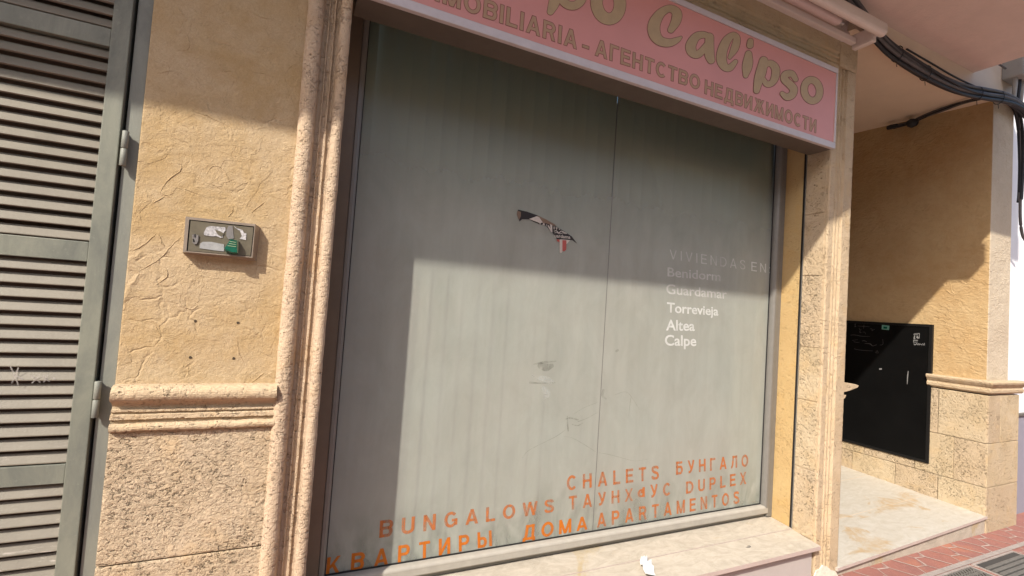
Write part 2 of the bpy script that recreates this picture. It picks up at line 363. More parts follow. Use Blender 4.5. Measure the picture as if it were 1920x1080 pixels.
def thing(name, label, cat, loc=(0, 0, 0), group=None):
    o = bpy.data.objects.new(name, None); o.empty_display_size = .1; COL.objects.link(o); o.location = loc
    o['label'] = label; o['category'] = cat
    if group: o['group'] = group
    return o
def tag(o, label, cat, group=None):
    o['label'] = label; o['category'] = cat
    if group: o['group'] = group
    return o
def struct(o): o['kind'] = 'structure'; return o

def arc(cx, cy, r, a0, a1, n=8):
    return [(cx + r * math.cos(R(a0 + (a1 - a0) * i / n)), cy + r * math.sin(R(a0 + (a1 - a0) * i / n))) for i in range(n + 1)]
def catmull(pts, n=8, closed=False):
    out = []; L = len(pts); idx = range(L if closed else L - 1)
    g = (lambda i: pts[i % L]) if closed else (lambda i: pts[min(max(i, 0), L - 1)])
    for i in idx:
        p0, p1, p2, p3 = g(i - 1), g(i), g(i + 1), g(i + 2)
        for k in range(n):
            t = k / n
            out.append(tuple(0.5 * (2 * b + (c - a) * t + (2 * a - 5 * b + 4 * c - d) * t * t + (3 * b - a - 3 * c + d) * t ** 3) for a, b, c, d in zip(p0, p1, p2, p3)))
    out.append(tuple(g(0)) if closed else tuple(pts[-1]))
    return out
def ribbon(mb, pts, mapf, k, extra=0.0, lift=0.0, n=8, closed=False, ends=True):
    """pts: (x, y, width) control points in any 2-D frame; mapf(x, y, lift) -> 3-D"""
    c = catmull(pts, n, closed); L = len(c); left = []; right = []
    for i, (x, y, w) in enumerate(c):
        if closed: a = c[(i - 1) % (L - 1)]; b = c[(i + 1) % (L - 1)]
        else: a = c[max(i - 1, 0)]; b = c[min(i + 1, L - 1)]
        dx, dy = b[0] - a[0], b[1] - a[1]; d = math.hypot(dx, dy) or 1; nx, ny = -dy / d, dx / d; h = w / 2 + extra
        left.append((x + nx * h, y + ny * h)); right.append((x - nx * h, y - ny * h))
    for i in range(L - 1):
        e = lift + 0.0004 * i / L; e2 = lift + 0.0004 * (i + 1) / L
        mb.face([mapf(*left[i], e), mapf(*left[i + 1], e2), mapf(*right[i + 1], e2), mapf(*right[i], e)], k)
    if ends and not closed:
        for (i, sgn, e) in ((0, -1, lift), (L - 1, 1, lift + .0004)):
            x, y, w = c[i]; a = c[max(i - 1, 0)]; b = c[min(i + 1, L - 1)]; an = math.atan2(b[1] - a[1], b[0] - a[0]); h = w / 2 + extra
            ps = [(x + sgn * h * math.cos(an + R(t)), y + sgn * h * math.sin(an + R(t))) for t in range(-90, 91, 20)]
            mb.face([mapf(*p, e) for p in ps], k)

FONT_CACHE = {}
def text_mesh(body, bold=0.0, spacing=1.0):
    key = (body, bold, spacing)
    if key in FONT_CACHE: return FONT_CACHE[key]
    cu = bpy.data.curves.new('lettering', 'FONT'); cu.body = body; cu.size = 1; cu.offset = bold; cu.space_character = spacing; cu.resolution_u = 4
    ob = bpy.data.objects.new('lettering', cu); COL.objects.link(ob); dg = bpy.context.evaluated_depsgraph_get(); dg.update()
    me = ob.evaluated_get(dg).to_mesh(); vs = [(v.co.x, v.co.y) for v in me.vertices]; fs = [list(p.vertices) for p in me.polygons]
    ob.evaluated_get(dg).to_mesh_clear(); bpy.data.objects.remove(ob); bpy.data.curves.remove(cu)
    FONT_CACHE[key] = (vs, fs); return vs, fs

def ell(cx, cy, rx_, ry_, a0, a1, n=14):
    return ('c', [(cx + rx_ * math.cos(R(a0 + (a1 - a0) * i / n)), cy + ry_ * math.sin(R(a0 + (a1 - a0) * i / n))) for i in range(n + 1)])
def glyph(ch, s):
    """sans capitals as strokes: v x y0 y1 | h x0 x1 y | d x0 y0 x1 y1 | c curve.  returns (width, strokes)"""
    h = s / 2; T = 1 - h; ch = {'А': 'A', 'В': 'B', 'Е': 'E', 'К': 'K', 'М': 'M', 'Н': 'H', 'О': 'O', 'Р': 'P', 'С': 'C', 'Т': 'T', 'Х': 'X'}.get(ch, ch)
    if ch == 'I': return s, [('v', h, 0, 1)]
    if ch == 'A': return .80, [('d', h, 0, .4, 1), ('d', .8 - h, 0, .4, 1), ('h', .2, .6, .29)]
    if ch == 'Л': return .74, [('v', .74 - h, 0, 1), ('h', .2, .74, T), ('c', [(.02, h * .9), (.10, h * 1.1), (.20, .30), (.25, .7), (.26, 1)])]
    if ch == 'Д': return .86, [('v', .68, 0, 1), ('h', .22, .76, T), ('c', [(.16, h), (.23, .3), (.27, .7), (.28, 1)]), ('h', .02, .84, h), ('v', .02 + h, -.17, .1), ('v', .84 - h, -.17, .1)]
    if ch == 'B': return .70, [('v', h, 0, 1), ('h', 0, .42, T), ('h', 0, .45, .53), ('h', 0, .45, h), ell(.42, (T + .53) / 2, .21, (T - .53) / 2, -90, 90), ell(.44, (.53 + h) / 2, .70 - .44 - h, (.53 - h) / 2, -90, 90)]
    if ch == 'Б': return .70, [('v', h, 0, 1), ('h', 0, .64, T), ('h', 0, .45, .58), ('h', 0, .45, h), ell(.43, (.58 + h) / 2, .70 - .43 - h, (.58 - h) / 2, -90, 90)]
    if ch == 'Ы': return .96, [('v', h, 0, 1), ('h', 0, .38, .58), ('h', 0, .38, h), ell(.36, (.58 + h) / 2, .26 - h, (.58 - h) / 2, -90, 90), ('v', .96 - h, 0, 1)]
    if ch == 'C': return .76, [ell(.40, .5, .40 - h, .5 - h + .01, 42, 318)]
    if ch == 'G': return .80, [ell(.41, .5, .41 - h, .5 - h + .01, 42, 330), ('h', .46, .80, .45), ('v', .80 - h, .12, .45 + h)]
    if ch == 'O': return .84, [ell(.42, .5, .42 - h, .5 - h + .01, 0, 360, 24)]
    if ch == 'D': return .76, [('v', h, 0, 1), ('h', 0, .36, T), ('h', 0, .36, h), ell(.34, .5, .42 - h, .5 - h, -90, 90)]
    if ch == 'E': return .66, [('v', h, 0, 1), ('h', 0, .64, T), ('h', 0, .60, .52), ('h', 0, .66, h)]
    if ch == 'Г': return .58, [('v', h, 0, 1), ('h', 0, .58, T)]
    if ch == 'H': return .72, [('v', h, 0, 1), ('v', .72 - h, 0, 1), ('h', 0, .72, .52)]
    if ch == 'L': return .60, [('v', h, 0, 1), ('h', 0, .60, h)]
    if ch == 'T': return .66, [('v', .33, 0, 1), ('h', 0, .66, T)]
    if ch == 'P': return .68, [('v', h, 0, 1), ('h', 0, .42, T), ('h', 0, .42, .46), ell(.40, (T + .46) / 2, .28 - h, (T - .46) / 2, -90, 90)]
    if ch == 'R': return .74, [('v', h, 0, 1), ('h', 0, .42, T), ('h', 0, .42, .48), ell(.42, (T + .48) / 2, .28 - h, (T - .48) / 2, -90, 90), ('d', .72 - h, 0, .44, .48)]
    if ch == 'K': return .74, [('v', h, 0, 1), ('d', .16, .36, .70 - h, 1), ('d', .74 - h, 0, .32, .58)]
    if ch == 'Ж': return 1.06, [('v', .53, 0, 1), ('d', .53, .40, .98 - h, 1), ('d', 1.06 - h, 0, .66, .56), ('d', .53, .40, .08 + h, 1), ('d', h, 0, .40, .56)]
    if ch == 'M': return .86, [('v', h, 0, 1), ('v', .86 - h, 0, 1), ('d', .43, 0, h, 1), ('d', .43, 0, .86 - h, 1)]
    if ch == 'N': return .72, [('v', h, 0, 1), ('v', .72 - h, 0, 1), ('d', .72 - h, 0, h, 1)]
    if ch == 'И': return .72, [('v', h, 0, 1), ('v', .72 - h, 0, 1), ('d', h, 0, .72 - h, 1)]
    if ch == 'U': return .72, [('v', h, .3, 1), ('v', .72 - h, .3, 1), ell(.36, .32, .36 - h, .32 - h, 180, 360)]
    if ch == 'V': return .76, [('d', .38, 0, h, 1), ('d', .38, 0, .76 - h, 1)]
    if ch == 'W': return 1.06, [('d', .28, 0, h, 1), ('d', .28, 0, .53, 1), ('d', .78, 0, .53, 1), ('d', .78, 0, 1.06 - h, 1)]
    if ch == 'X': return .74, [('d', h, 0, .74 - h, 1), ('d', .74 - h, 0, h, 1)]
    if ch == 'У': return .72, [('d', .40, .30, h, 1), ('c', [(.72 - h, 1), (.50, .52), (.36, .2), (.24, h * 1.1), (.10, h)])]
    if ch == 'S': return .70, [('c', [(.60, .76), (.54, .88), (.36, 1 - h), (.16, .88), (.10, .73), (.18, .60), (.36, .52), (.54, .43), (.61, .27), (.54, .13), (.35, h), (.14, .13), (.08, .28)])]
    if ch == '-': return .40, [('h', 0, .40, .36)]
    if ch == ':': return s, [('v', h, 0, s), ('v', h, .55, .55 + s)]
    if ch == 'd': return .58, [('v', .58 - h, 0, 1), ell(.29, .42, .29 - h, .42 - h, 0, 360, 16), ('d', .30, .42, .50, .9)]
    return .5, []
def caps(mb, body, corners, plane, k, s=.17, gap=.3, lift=0.0, fat=0.0, out=(0, -1, 0)):
    """corners: pixels of baseline-left, baseline-right, cap-right, cap-left on plane (axis, value)"""
    A, B, C, D = [P(x, y, *plane) for x, y in corners]; o = Vector(out); x = 0; lay = []
    for ch in body:
        w, st = glyph(ch, s); lay.append((x, st)); x += w + gap
    tot = x - gap; h = s / 2 + fat
    def f(u, v, e): return A.lerp(B, u / tot).lerp(D.lerp(C, u / tot), v) + o * (lift + e)
    for gi, (x0, st) in enumerate(lay):
        for si, q in enumerate(st):
            e = .00005 * si
            if q[0] == 'v': mb.face([f(x0 + q[1] - h, q[2] - fat, e), f(x0 + q[1] + h, q[2] - fat, e), f(x0 + q[1] + h, q[3] + fat, e), f(x0 + q[1] - h, q[3] + fat, e)], k)
            elif q[0] == 'h': mb.face([f(x0 + q[1] - fat, q[3] - h * .94, e), f(x0 + q[2] + fat, q[3] - h * .94, e), f(x0 + q[2] + fat, q[3] + h * .94, e), f(x0 + q[1] - fat, q[3] + h * .94, e)], k)
            elif q[0] == 'd': mb.face([f(x0 + q[1] - h, q[2] - fat, e), f(x0 + q[1] + h, q[2] - fat, e), f(x0 + q[3] + h, q[4] + fat, e), f(x0 + q[3] - h, q[4] + fat, e)], k)
            else:
                pts = [(x0 + u, v, s) for u, v in q[1]]; c = pts if len(pts) > 13 else catmull(pts, 4); L = len(c); le = []; ri = []
                cl = math.hypot(c[0][0] - c[-1][0], c[0][1] - c[-1][1]) < 1e-6
                for i in range(L):
                    a = c[(i - 1) % (L - 1)] if cl else c[max(i - 1, 0)]; b = c[(i + 1) % (L - 1)] if cl else c[min(i + 1, L - 1)]
                    dx, dy = b[0] - a[0], b[1] - a[1]; d = math.hypot(dx, dy) or 1; nx, ny = -dy / d * h, dx / d * h
                    le.append((c[i][0] + nx, c[i][1] + ny)); ri.append((c[i][0] - nx, c[i][1] - ny))
                b0 = len(mb.v)
                mb.add([f(*p, e) for p in le] + [f(*p, e) for p in ri], [(i, i + 1, L + i + 1, L + i) for i in range(L - 1)], k)
def cap_height(bold):
    vs, _ = text_mesh('H', bold); return max(v[1] for v in vs), min(v[1] for v in vs)
def word(mb, body, corners, plane, k, bold=0.02, spacing=1.0, lift=0.0, out=(0, -1, 0), gaps=None):
    """corners: pixels of baseline-left, baseline-right, cap-right, cap-left, on plane (axis, value)"""
    vs, fs = text_mesh(body, bold, spacing)
    x0 = min(v[0] for v in vs); x1 = max(v[0] for v in vs); top, bot = cap_height(bold)
    A, B, C, D = [P(x, y, *plane) for x, y in corners]; o = Vector(out) * lift
    pts = []
    for x, y in vs:
        u = (x - x0) / (x1 - x0); w = (y - bot) / (top - bot)
        pts.append(A.lerp(B, u).lerp(D.lerp(C, u), w) + o)
    mb.add(pts, fs, k)

# ================================================================== THE SETTING
WX0, WX1 = 0.131, 2.85            # window opening
# pavement, kerb, road, ground
mb = MB(); mb.face([(-400, -400, -.16), (400, -400, -.16), (400, 400, -.16), (-400, 400, -.16)], 'ground'); struct(mb.build('ground'))
mb = MB(); mb.box(-60, 60, -9.6, -8.0, -.15, -.003, 'concrete'); struct(mb.build('far_pavement'))
mb = MB(); mb.box(-60, 60, -7.99, -2.13, -.155, -.12, 'asphalt'); struct(mb.build('road'))
mb = MB(); mb.box(-60, 60, -2.12, -1.98, -.15, -.002, 'concrete', .01); struct(mb.build('kerb'))
mb = MB(); mb.box(-60, 60, -1.975, 0.3, -.14, 0.0, 'tile')
# pale joints of long six-sided paving units, and one straight grey joint along the wall
def strip(a, b, w, k, z=.003):
    a = Vector(a); b = Vector(b); d = (b - a); d.normalize(); n = Vector((-d.y, d.x)) * w / 2
    mb.face([(a.x + n.x, a.y + n.y, z), (b.x + n.x, b.y + n.y, z), (b.x - n.x, b.y - n.y, z), (a.x - n.x, a.y - n.y, z)], k)
YJ = P(1830, 1050, 2, 0.0).y
zz = 0.003
def clipseg(a, b, lo, hi):
    (x0, y0), (x1, y1) = a, b
    if y0 > y1: x0, y0, x1, y1 = x1, y1, x0, y0
    if y1 < lo or y0 > hi: return None
    if y0 < lo: x0 += (x1 - x0) * (lo - y0) / (y1 - y0); y0 = lo
    if y1 > hi: x1 = x0 + (x1 - x0) * (hi - y0) / (y1 - y0); y1 = hi
    return (x0, y0), (x1, y1)
rng = random.Random(3)
def hexes(lo, hi, x_from, x_to):
    # elongated hexagon lattice, long axis turned in plan
    an = R(-62); ca, sa = math.cos(an), math.sin(an); Lh, Hh, s = .17, .075, .055
    q = 0
    for i in range(-60, 60):
        for j in range(-40, 40):
            cx = i * (2 * Lh + s) * 0.5 * 1.0; cy = j * 2 * Hh + (Hh if i % 2 else 0)
            loc = [(cx - Lh * .5 - s * 0, cy + Hh), (cx + Lh * .5, cy + Hh), (cx + Lh * .5 + s, cy), (cx + Lh * .5, cy - Hh)]
            pts = [(x * ca - y * sa + 4.6, x * sa + y * ca - .2) for x, y in loc]
            for a, b in zip(pts, pts[1:]):
                if not (x_from < a[0] < x_to): continue
                c = clipseg(a, b, lo, hi)
                if c:
                    q += 1; strip(c[0], c[1], rng.choice((.006, .008, .011)), 'joint', .002 + .0004 * (q % 5))
hexes(YJ + .02, 0.0, 2.6, 7.5); hexes(-1.2, YJ - .02, 2.6, 7.5)
strip((-8, YJ), (16, YJ), .034, 'concrete', .005)
pav = struct(mb.build('pavement'))

# ================================================================== THE BUILDING
B = thing('shop_building', 'ochre stucco shop building with moulded stone pilasters, large window and shaded entrance recess', 'building', (0, 0, 0))
# left stucco pier
mb = MB(); mb.box(-.442, .02, .04, .35, 1.12, 3.44, 'stucco', .004)
def crease(pts, r=.0024):
    c = catmull([tuple(P(x / 2.909, y / 2.909, 1, .0402)) for x, y in pts], 6); n = len(c)
    mb.tube([Vector(p) + Vector((noise.noise(Vector(p) * 90), 0, noise.noise(Vector(p) * 90 + Vector((3, 3, 3))))) * .003 for p in c], [r * (.12 + .88 * math.sin(math.pi * (i + .5) / n)) * (.8 + .4 * noise.noise(Vector(c[i]) * 60)) for i in range(n)], 'stucco', 7)
Q = 360 * 2.909
for q in ([(985, 880), (980, 935), (905, 990), (875, 1060)], [(1120, 960), (1160, 905), (1215, 920), (1250, 990), (1290, 1060)], [(1190, 310), (1215, 385), (1275, 385)], [(1350, 390), (1440, 400), (1530, 430)],
          [(940, 265), (1010, 275), (1030, 240), (1020, 190), (970, 160)], [(860, 405), (930, 385), (1000, 410)], [(1430, 130), (1460, 190), (1500, 230)], [(960, 30), (1000, 80), (1020, 100)], [(1030, 20), (1080, 80)], [(1040, 600), (1150, 640), (1250, 690)], [(1340, 40), (1420, 90), (1500, 105)],
          [(830, Q + 65), (870, Q + 40), (915, Q + 25)], [(860, Q + 215), (880, Q + 270), (905, Q + 310)], [(720, Q + 325), (780, Q + 290), (860, Q + 220)], [(990, Q + 240), (930, Q + 300), (850, Q + 380), (740, Q + 440)], [(900, Q + 400), (910, Q + 460), (830, Q + 520)], [(980, Q + 540), (985, Q + 610), (1045, Q + 640), (1090, Q + 610)],
          [(1270, Q + 70), (1265, Q + 110), (1240, Q + 135)], [(1210, Q + 490), (1280, Q + 470)], [(1290, Q + 790), (1300, Q + 870), (1330, Q + 930)], [(1440, Q + 985), (1370, Q + 1040)], [(1370, Q + 110), (1450, Q + 50)], [(840, Q + 720), (890, Q + 800), (950, Q + 830)], [(1020, Q + 940), (1035, Q + 1000)]):
    crease(q)
wall = mb.build('stucco_wall', B)
for (px, py) in ((366, 602), (446, 605), (357, 670), (438, 672)):
    mb = MB(); c = P(px, py, 1, .0388); r = .0046
    ps = [c + Vector((math.cos(a * .7854) * r * random.uniform(.75, 1.25), 0, math.sin(a * .7854) * r * random.uniform(.75, 1.2))) for a in range(8)]
    mb.prism(ps, (0, .001, 0), 'hole'); mb.build('drill_hole', wall)
# rusticated plinth under it
mb = MB(); mb.box(-.436, .02, .03, .34, -.02, 1.03, 'mortar')
mb.box(-.440, .015, .018, .2, .6205, 1.012, 'rough', .006); mb.box(-.440, .015, .018, .2, .16, .6165, 'rough', .006); mb.box(-.440, .015, .018, .2, -.02, .156, 'rough', .006)
mb.build('plinth', B)
prof = [(.06, 1.146), (.02, 1.1475)] + arc(.006, 1.1225, .0245, 95, 265, 10) + [(.010, 1.092), (.016, 1.084), (.016, 1.076), (.009, 1.0735), (.009, 1.068), (.016, 1.066), (.016, 1.061), (.008, 1.058), (.008, 1.046), (.017, 1.043), (.017, 1.034)] + arc(.013, 1.021, .0125, 100, 270, 6) + [(.06, 1.0075)]
mb = MB(); mb.extrude(prof, 'x', -.437, -.004, 'stone', .006, .0016, 28); mb.build('moulding', B, 'horizontal rolled stone moulding over the plinth')
# left pilaster
prof = [(-.010, .08)] + arc(.014, .024, .0265, 180, 360, 12) + [(.043, .036), (.054, .037), (.0565, .030), (.060, .030), (.0625, .038), (.072, .038), (.0745, .029), (.079, .029), (.082, .038), (.092, .037)] + arc(.1125, .016, .0185, 180, 360, 10) + [(WX0, .05), (WX0, .345)]
mb = MB(); mb.extrude(prof, 'z', -.05, 3.215, 'stone_pink', .010, .0014, 26); mb.build('pilaster', B, 'slim moulded stone pilaster left of the window')
# right pilaster: reveal in blocks, moulded face, return wall in the recess
prof = [(WX1 - .001, .142), (WX1 - .001, .008)] + arc(WX1 + .008, .009, .010, 180, 270, 4) + [(2.895, -.001), (2.901, .008), (2.912, .009), (2.918, .002), (2.926, .002), (2.931, .012), (2.945, .012), (2.950, .003), (2.958, .003), (2.963, .012), (2.972, .010), (2.980, -.003)] + [(3.045, -.003)] + arc(3.052, .025, .028, 270, 360, 6) + [(3.08, .1)]
mb = MB(); mb.extrude(prof, 'z', -.05, 3.03, 'stone', .010, .0012, 26)
for z0, z1, k in ((.235, .62, 'rough'), (.624, 1.02, 'rough2'), (1.024, 1.335, 'rough2'), (1.339, 1.765, 'rough'), (1.769, 2.14, 'stone'), (2.144, 3.0, 'stone')):
    mb.box(WX1 - .005, WX1 + .05, .018, .1395, z0, z1, k, .003)
mb.build('pilaster', B, 'wide fluted stone pilaster right of the window')
mb = MB(); mb.box(2.862, 3.079, .095, 2.3, -.05, 3.38, 'recess'); mb.build('return_wall', B)
# honey coloured inner reveal behind the shutter channel
mb = MB(); mb.box(WX1 - .003, WX1 + .03, .158, .36, .235, 2.95, 'honey', .003); mb.build('reveal_strip', B, 'smooth honey yellow strip between window frame and black channel')
mb = MB(); mb.box(WX1 - .0045, WX1 + .02, .1405, .1445, .235, 2.95, 'alu'); mb.box(WX1 - .0042, WX1 + .028, .1447, .1575, .235, 2.95, 'void'); mb.build('shutter_channel', B, 'narrow black vertical channel in the right reveal')
# lintel with corner block
prof = [(.09, 3.215), (.03, 3.215)] + arc(.025, 3.187, .028, 90, 180, 6) + [(-.003, 3.118), (.009, 3.110), (.009, 3.100), (.002, 3.096), (.002, 3.088), (.012, 3.084), (.012, 3.070), (.004, 3.066), (.004, 3.058), (.012, 3.054), (.002, 3.04), (.0, 2.99), (.1, 2.99)]
mb = MB(); mb.extrude(prof, 'x', WX0 + .002, 2.895, 'stone', .012, .0014, 26)
mb.box(2.899, 3.081, -.005, .1, 3.034, 3.217, 'stone', .022)
mb.build('lintel', B, 'moulded stone lintel above the pink sign')
# window head behind the sign, upper wall, recess walls and ceiling
mb = MB(); mb.box(WX0, WX1, .12, .4, 2.74, 3.4, 'stucco'); mb.box(-4, -.44, .09, .3, 2.6, 3.44, 'stucco'); mb.box(-4, -1.55, .04, .3, -.05, 2.6, 'stucco')
mb.box(-4, 4.56, .05, .3, 3.47, 6.2, 'stucco'); mb.box(.02, 3.09, .06, .3, 3.20, 3.47, 'soffit'); mb.build('upper_wall', B)
mb = MB(); mb.hexa([(3.075, .018, 3.345), (5.245, .018, 3.345), (5.245, .3, 3.36), (3.075, .3, 3.36), (3.075, .018, 6.2), (5.245, .018, 6.2), (5.245, .3, 6.2), (3.075, .3, 6.2)], 'ceiling'); mb.build('recess_lintel', B)
mb = MB(); mb.hexa([(3.07, .0185, 3.333), (4.95, .0185, 3.333), (4.95, 2.3, 3.45), (3.07, 2.3, 3.45), (3.07, .0185, 3.37), (4.95, .0185, 3.37), (4.95, 2.3, 3.6), (3.07, 2.3, 3.6)], 'ceiling'); mb.build('recess_ceiling', B)
mb = MB(); mb.box(4.9, 5.0, .024, 2.3, 1.09, 3.46, 'recess'); mb.build('recess_wall', B, 'brown stucco side wall of the entrance recess')
mb = MB(); mb.box(3.07, 4.95, 2.2, 2.4, 0, 3.5, 'recess'); mb.box(3.5, 4.4, 2.17, 2.2, .1, 2.3, 'bronze'); mb.build('recess_end_wall', B)
mb = MB(); mb.box(4.9005, 5.245, .020, .35, 1.12, 6.2, 'cream', .003); mb.build('pier', B, 'cream stucco pier at the right corner')
# coursed wainscot on the recess side wall and the pier
mb = MB()
mb.box(4.895, 5.39, .01, .3, 0, 1.03, 'mortar'); mb.box(4.895, 4.95, .01, 2.2, 0, 1.03, 'mortar')
zc = [-.03, .335, .665, 1.03]
ycuts = {0: [.005, .30, .60, .95, 1.3, 1.7, 2.2], 1: [.005, .205, .46, .85, 1.2, 1.7, 2.2], 2: [.005, .31, .40, .8, 1.2, 1.7, 2.2]}
ks = ['rough2', 'rough', 'rough2', 'rough', 'rough2', 'rough']
for c in range(3):
    for i, (a, b) in enumerate(zip(ycuts[c], ycuts[c][1:])):
        mb.box(4.882, 4.93, a + (.002 if i else .004), b - .002, zc[c] + .002, zc[c + 1] - .002, ks[(i + c) % 6], .004)
    xs = [4.884, 5.395] if c != 2 else [4.884, 5.08, 5.395]
    for i, (a, b) in enumerate(zip(xs, xs[1:])):
        mb.box(a + .002, b - .002, .0, .29, zc[c] + .002, zc[c + 1] - .002, ['rough', 'rough2'][(i + c) % 2], .005)
mb.build('plinth', B, 'coursed rough stone plinth of the right pier')
# cornice over it: runs along the side wall up to the black board and round the front
cor = [(.02, 1.142), (-.030, 1.140), (-.036, 1.130), (-.034, 1.118), (-.022, 1.100), (-.012, 1.088), (-.012, 1.078), (-.018, 1.072), (-.016, 1.052), (-.004, 1.040), (.02, 1.034)]
vs = []; L = len(cor)
path = [((4.882, .385), (1, 0)), ((4.882, 0.0), (1, 1)), ((5.42, 0.0), (0, 1))]
mb = MB(); rings = []
def cor_ring(px, py, nx, ny): return [Vector((px + u * nx, py + u * ny, z)) for u, z in cor]
N = 24
pts = [(4.882, .385 - .385 * i / N, 1, 0 if i < N else 1) for i in range(N + 1)] + [(4.882 + .54 * i / N, 0.0, 0, 1) for i in range(1, N + 1)]
for px, py, nx, ny in pts: rings.append([p + Vector((noise.noise(p * 25), noise.noise(p * 25 + Vector((4, 4, 4))), noise.noise(p * 25 + Vector((9, 1, 4))))) * .002 for p in cor_ring(px, py, nx, ny)])
vs = [p for r in rings for p in r]
mb.add(vs, [(i * L + j, i * L + j + 1, (i + 1) * L + j + 1, (i + 1) * L + j) for i in range(len(rings) - 1) for j in range(L - 1)], 'stone')
mb.face(rings[0], 'stone'); mb.face(rings[-1], 'stone'); mb.build('moulding', B, 'stone cornice wrapping the right pier')
CXO = P(1612, 716, 1, .05).x
mb = MB(); mb.extrude([(3.078 + max(0, (-u - .004)) / .032 * (CXO - 3.085), z - 0.02) for u, z in cor], 'y', .05, .9, 'stone', .03, .0015, 26); mb.build('moulding', B, 'short cornice end poking out behind the right pilaster')
# balcony slab overhead
mb = MB()
slab = [(-4, .05), (4.56, .05), (4.56, -.80), (2.35, -.80), (1.62, -.985), (-4, -.985)]
mb.prism([(x, y, 3.462) for x, y in slab], (0, 0, .2), 'soffit')
mb.box(3.575, 3.70, -.94, -.802, 3.4605, 3.62, 'soffit', .01)
bal = [(4.555, -.02), (4.555, -.79), (2.352, -.79), (1.622, -.975), (-4, -.975)]
for a, b in zip(bal, bal[1:]):
    d = (Vector(b) - Vector(a)).normalized(); n = Vector((-d.y, d.x)) * .1
    if n.y < 0 or (abs(n.y) < 1e-6 and n.x > 0): n = -n
    mb.prism([(a[0], a[1], 3.6625), (b[0], b[1], 3.6625), (b[0] + n.x, b[1] + n.y, 3.6625), (a[0] + n.x, a[1] + n.y, 3.6625)], (0, 0, .8), 'soffit')
mb.build('balcony', B, 'pinkish painted balcony underside overhead')
# sill, panel, entrance step
mb = MB()
def slab_s(y0, z0, y1, z1, th, x0=WX0, x1=WX1 - .006, top='marble', front='edge'):
    c = [(x0, y0, z0 - th), (x1, y0, z0 - th), (x1, y1, z1 - th), (x0, y1, z1 - th), (x0, y0, z0), (x1, y0, z0), (x1, y1, z1), (x0, y1, z1)]
    b = len(mb.v); mb.hexa(c, top); mb.mi[-4] = mb.mat(front)
slab_s(-.034, .222, .1385, .242, .022); slab_s(.140, .246, .335, .262, .03)
mb.box(WX0, WX1 - .03, .0, .06, -.05, .199, 'panel'); mb.build('window_sill', B, 'dusty cream marble sill below the window')
mb = MB(); a = P(1573, 1064, 1, -.012); b = P(1848, 969, 1, -.004)
zl = a.z; zr = b.z
def fz(x, y): return zl + (zr - zl) * (x - a.x) / (b.x - a.x) + .046 * max(0, y) * .9
c = []
for dz in (-.018, 0):
    for x, y in ((3.04, -.016), (4.886, -.008), (4.886, 2.2), (3.04, 2.2)): c.append((x, y, fz(x, y) + dz))
mb.hexa(c, 'floor'); mb.mi[-4] = mb.mat('edge')
c2 = [(x, max(y, 0.006), -.02) for x, y in ((3.04, 0), (4.88, 0), (4.88, 2.2), (3.04, 2.2))] + [(x, max(y, 0.006), fz(x, y) - .0185) for x, y in ((3.04, 0), (4.88, 0), (4.88, 2.2), (3.04, 2.2))]
mb.hexa(c2, 'marble')
for x0, x1, y in ((3.04, 4.88, .37), (3.04, 4.88, .80), (3.04, 4.88, 1.3)):
    mb.add([(x0, y, fz(x0, y) + .0012), (x1, y, fz(x1, y) + .0012), (x1, y + .004, fz(x1, y + .004) + .0012), (x0, y + .004, fz(x0, y + .004) + .0012)], [(0, 1, 2, 3)], 'mortar')
mb.build('entrance_step', B, 'stained pale marble step in the entrance recess')
mb = MB()
blob = [P(x, y, 1, -.006) for x, y in ((1527, 1082), (1531, 1070), (1538, 1067), (1543, 1060), (1552, 1063), (1558, 1069), (1567, 1071), (1573, 1083))]
mb.prism(blob, (0, .006, 0), 'plaster'); mb.build('plaster_splash', B, 'white plaster splash at the foot of the right pilaster')

# ---- louvred shutter door (a part of the building)
ZS = [-.05, .05, .862, .917, 1.503, 1.5605, 2.148, 2.2025]
mb = MB(); mb.box(-.481, -.4425, .050, .12, -.05, 2.6, 'jamb', .002); mb.box(-.4985, -.46, .078, .16, -.05, 2.6, 'void')
mb.box(-1.6, -.43, .16, .2, -.05, 2.6, 'bronze'); mb.box(-1.55, -.4425, .05, .16, 2.6, 2.66, 'jamb', .002)
sd = mb.build('shutter_door', B, 'grey green louvred shutter beside the stucco wall')
for x0, x1 in ((-.535, -.4895), (-1.4, -1.355)):
    mb = MB(); mb.box(x0, x1, .036, .078, 0, 2.59, 'frame', .0025); mb.build('stile', sd)
for z0, z1 in ((.02, .12), (.862, .917), (1.503, 1.5605), (2.148, 2.2025), (2.5, 2.585)):
    mb = MB(); mb.box(-1.355, -.5355, .040, .076, z0, z1, 'frame', .002); mb.build('rail', sd)
for (z0, z1) in ((.12, .862), (.917, 1.503), (1.5605, 2.148), (2.2025, 2.5)):
    n = round((z1 - z0) / .0391); p = (z1 - z0) / n
    for i in range(n):
        z = z0 + p * i + .003
        if z < .45: continue
        mb = MB(); j = random.uniform(-.0006, .0006)
        mb.extrude([(.044 + j, z), (.041 + j, z + .002), (.0415 + j, z + .0045), (.0565, z + .0300), (.0625, z + .0300), (.050 + j, z)], 'x', -1.354, -.536, 'louvre', closed=True)
        mb.build('louvre', sd)
mb = MB()
for (z0, z1) in ((.12, .862),):
    n = round((z1 - z0) / .0391); p = (z1 - z0) / n
    for i in range(n):
        z = z0 + p * i + .003
        if z >= .45: continue
        mb.extrude([(.044, z), (.041, z + .002), (.0415, z + .0045), (.0565, z + .0300), (.0625, z + .0300), (.050, z)], 'x', -1.354, -.536, 'louvre', closed=True)
o = mb.build('louvre', sd); o['kind'] = 'stuff'
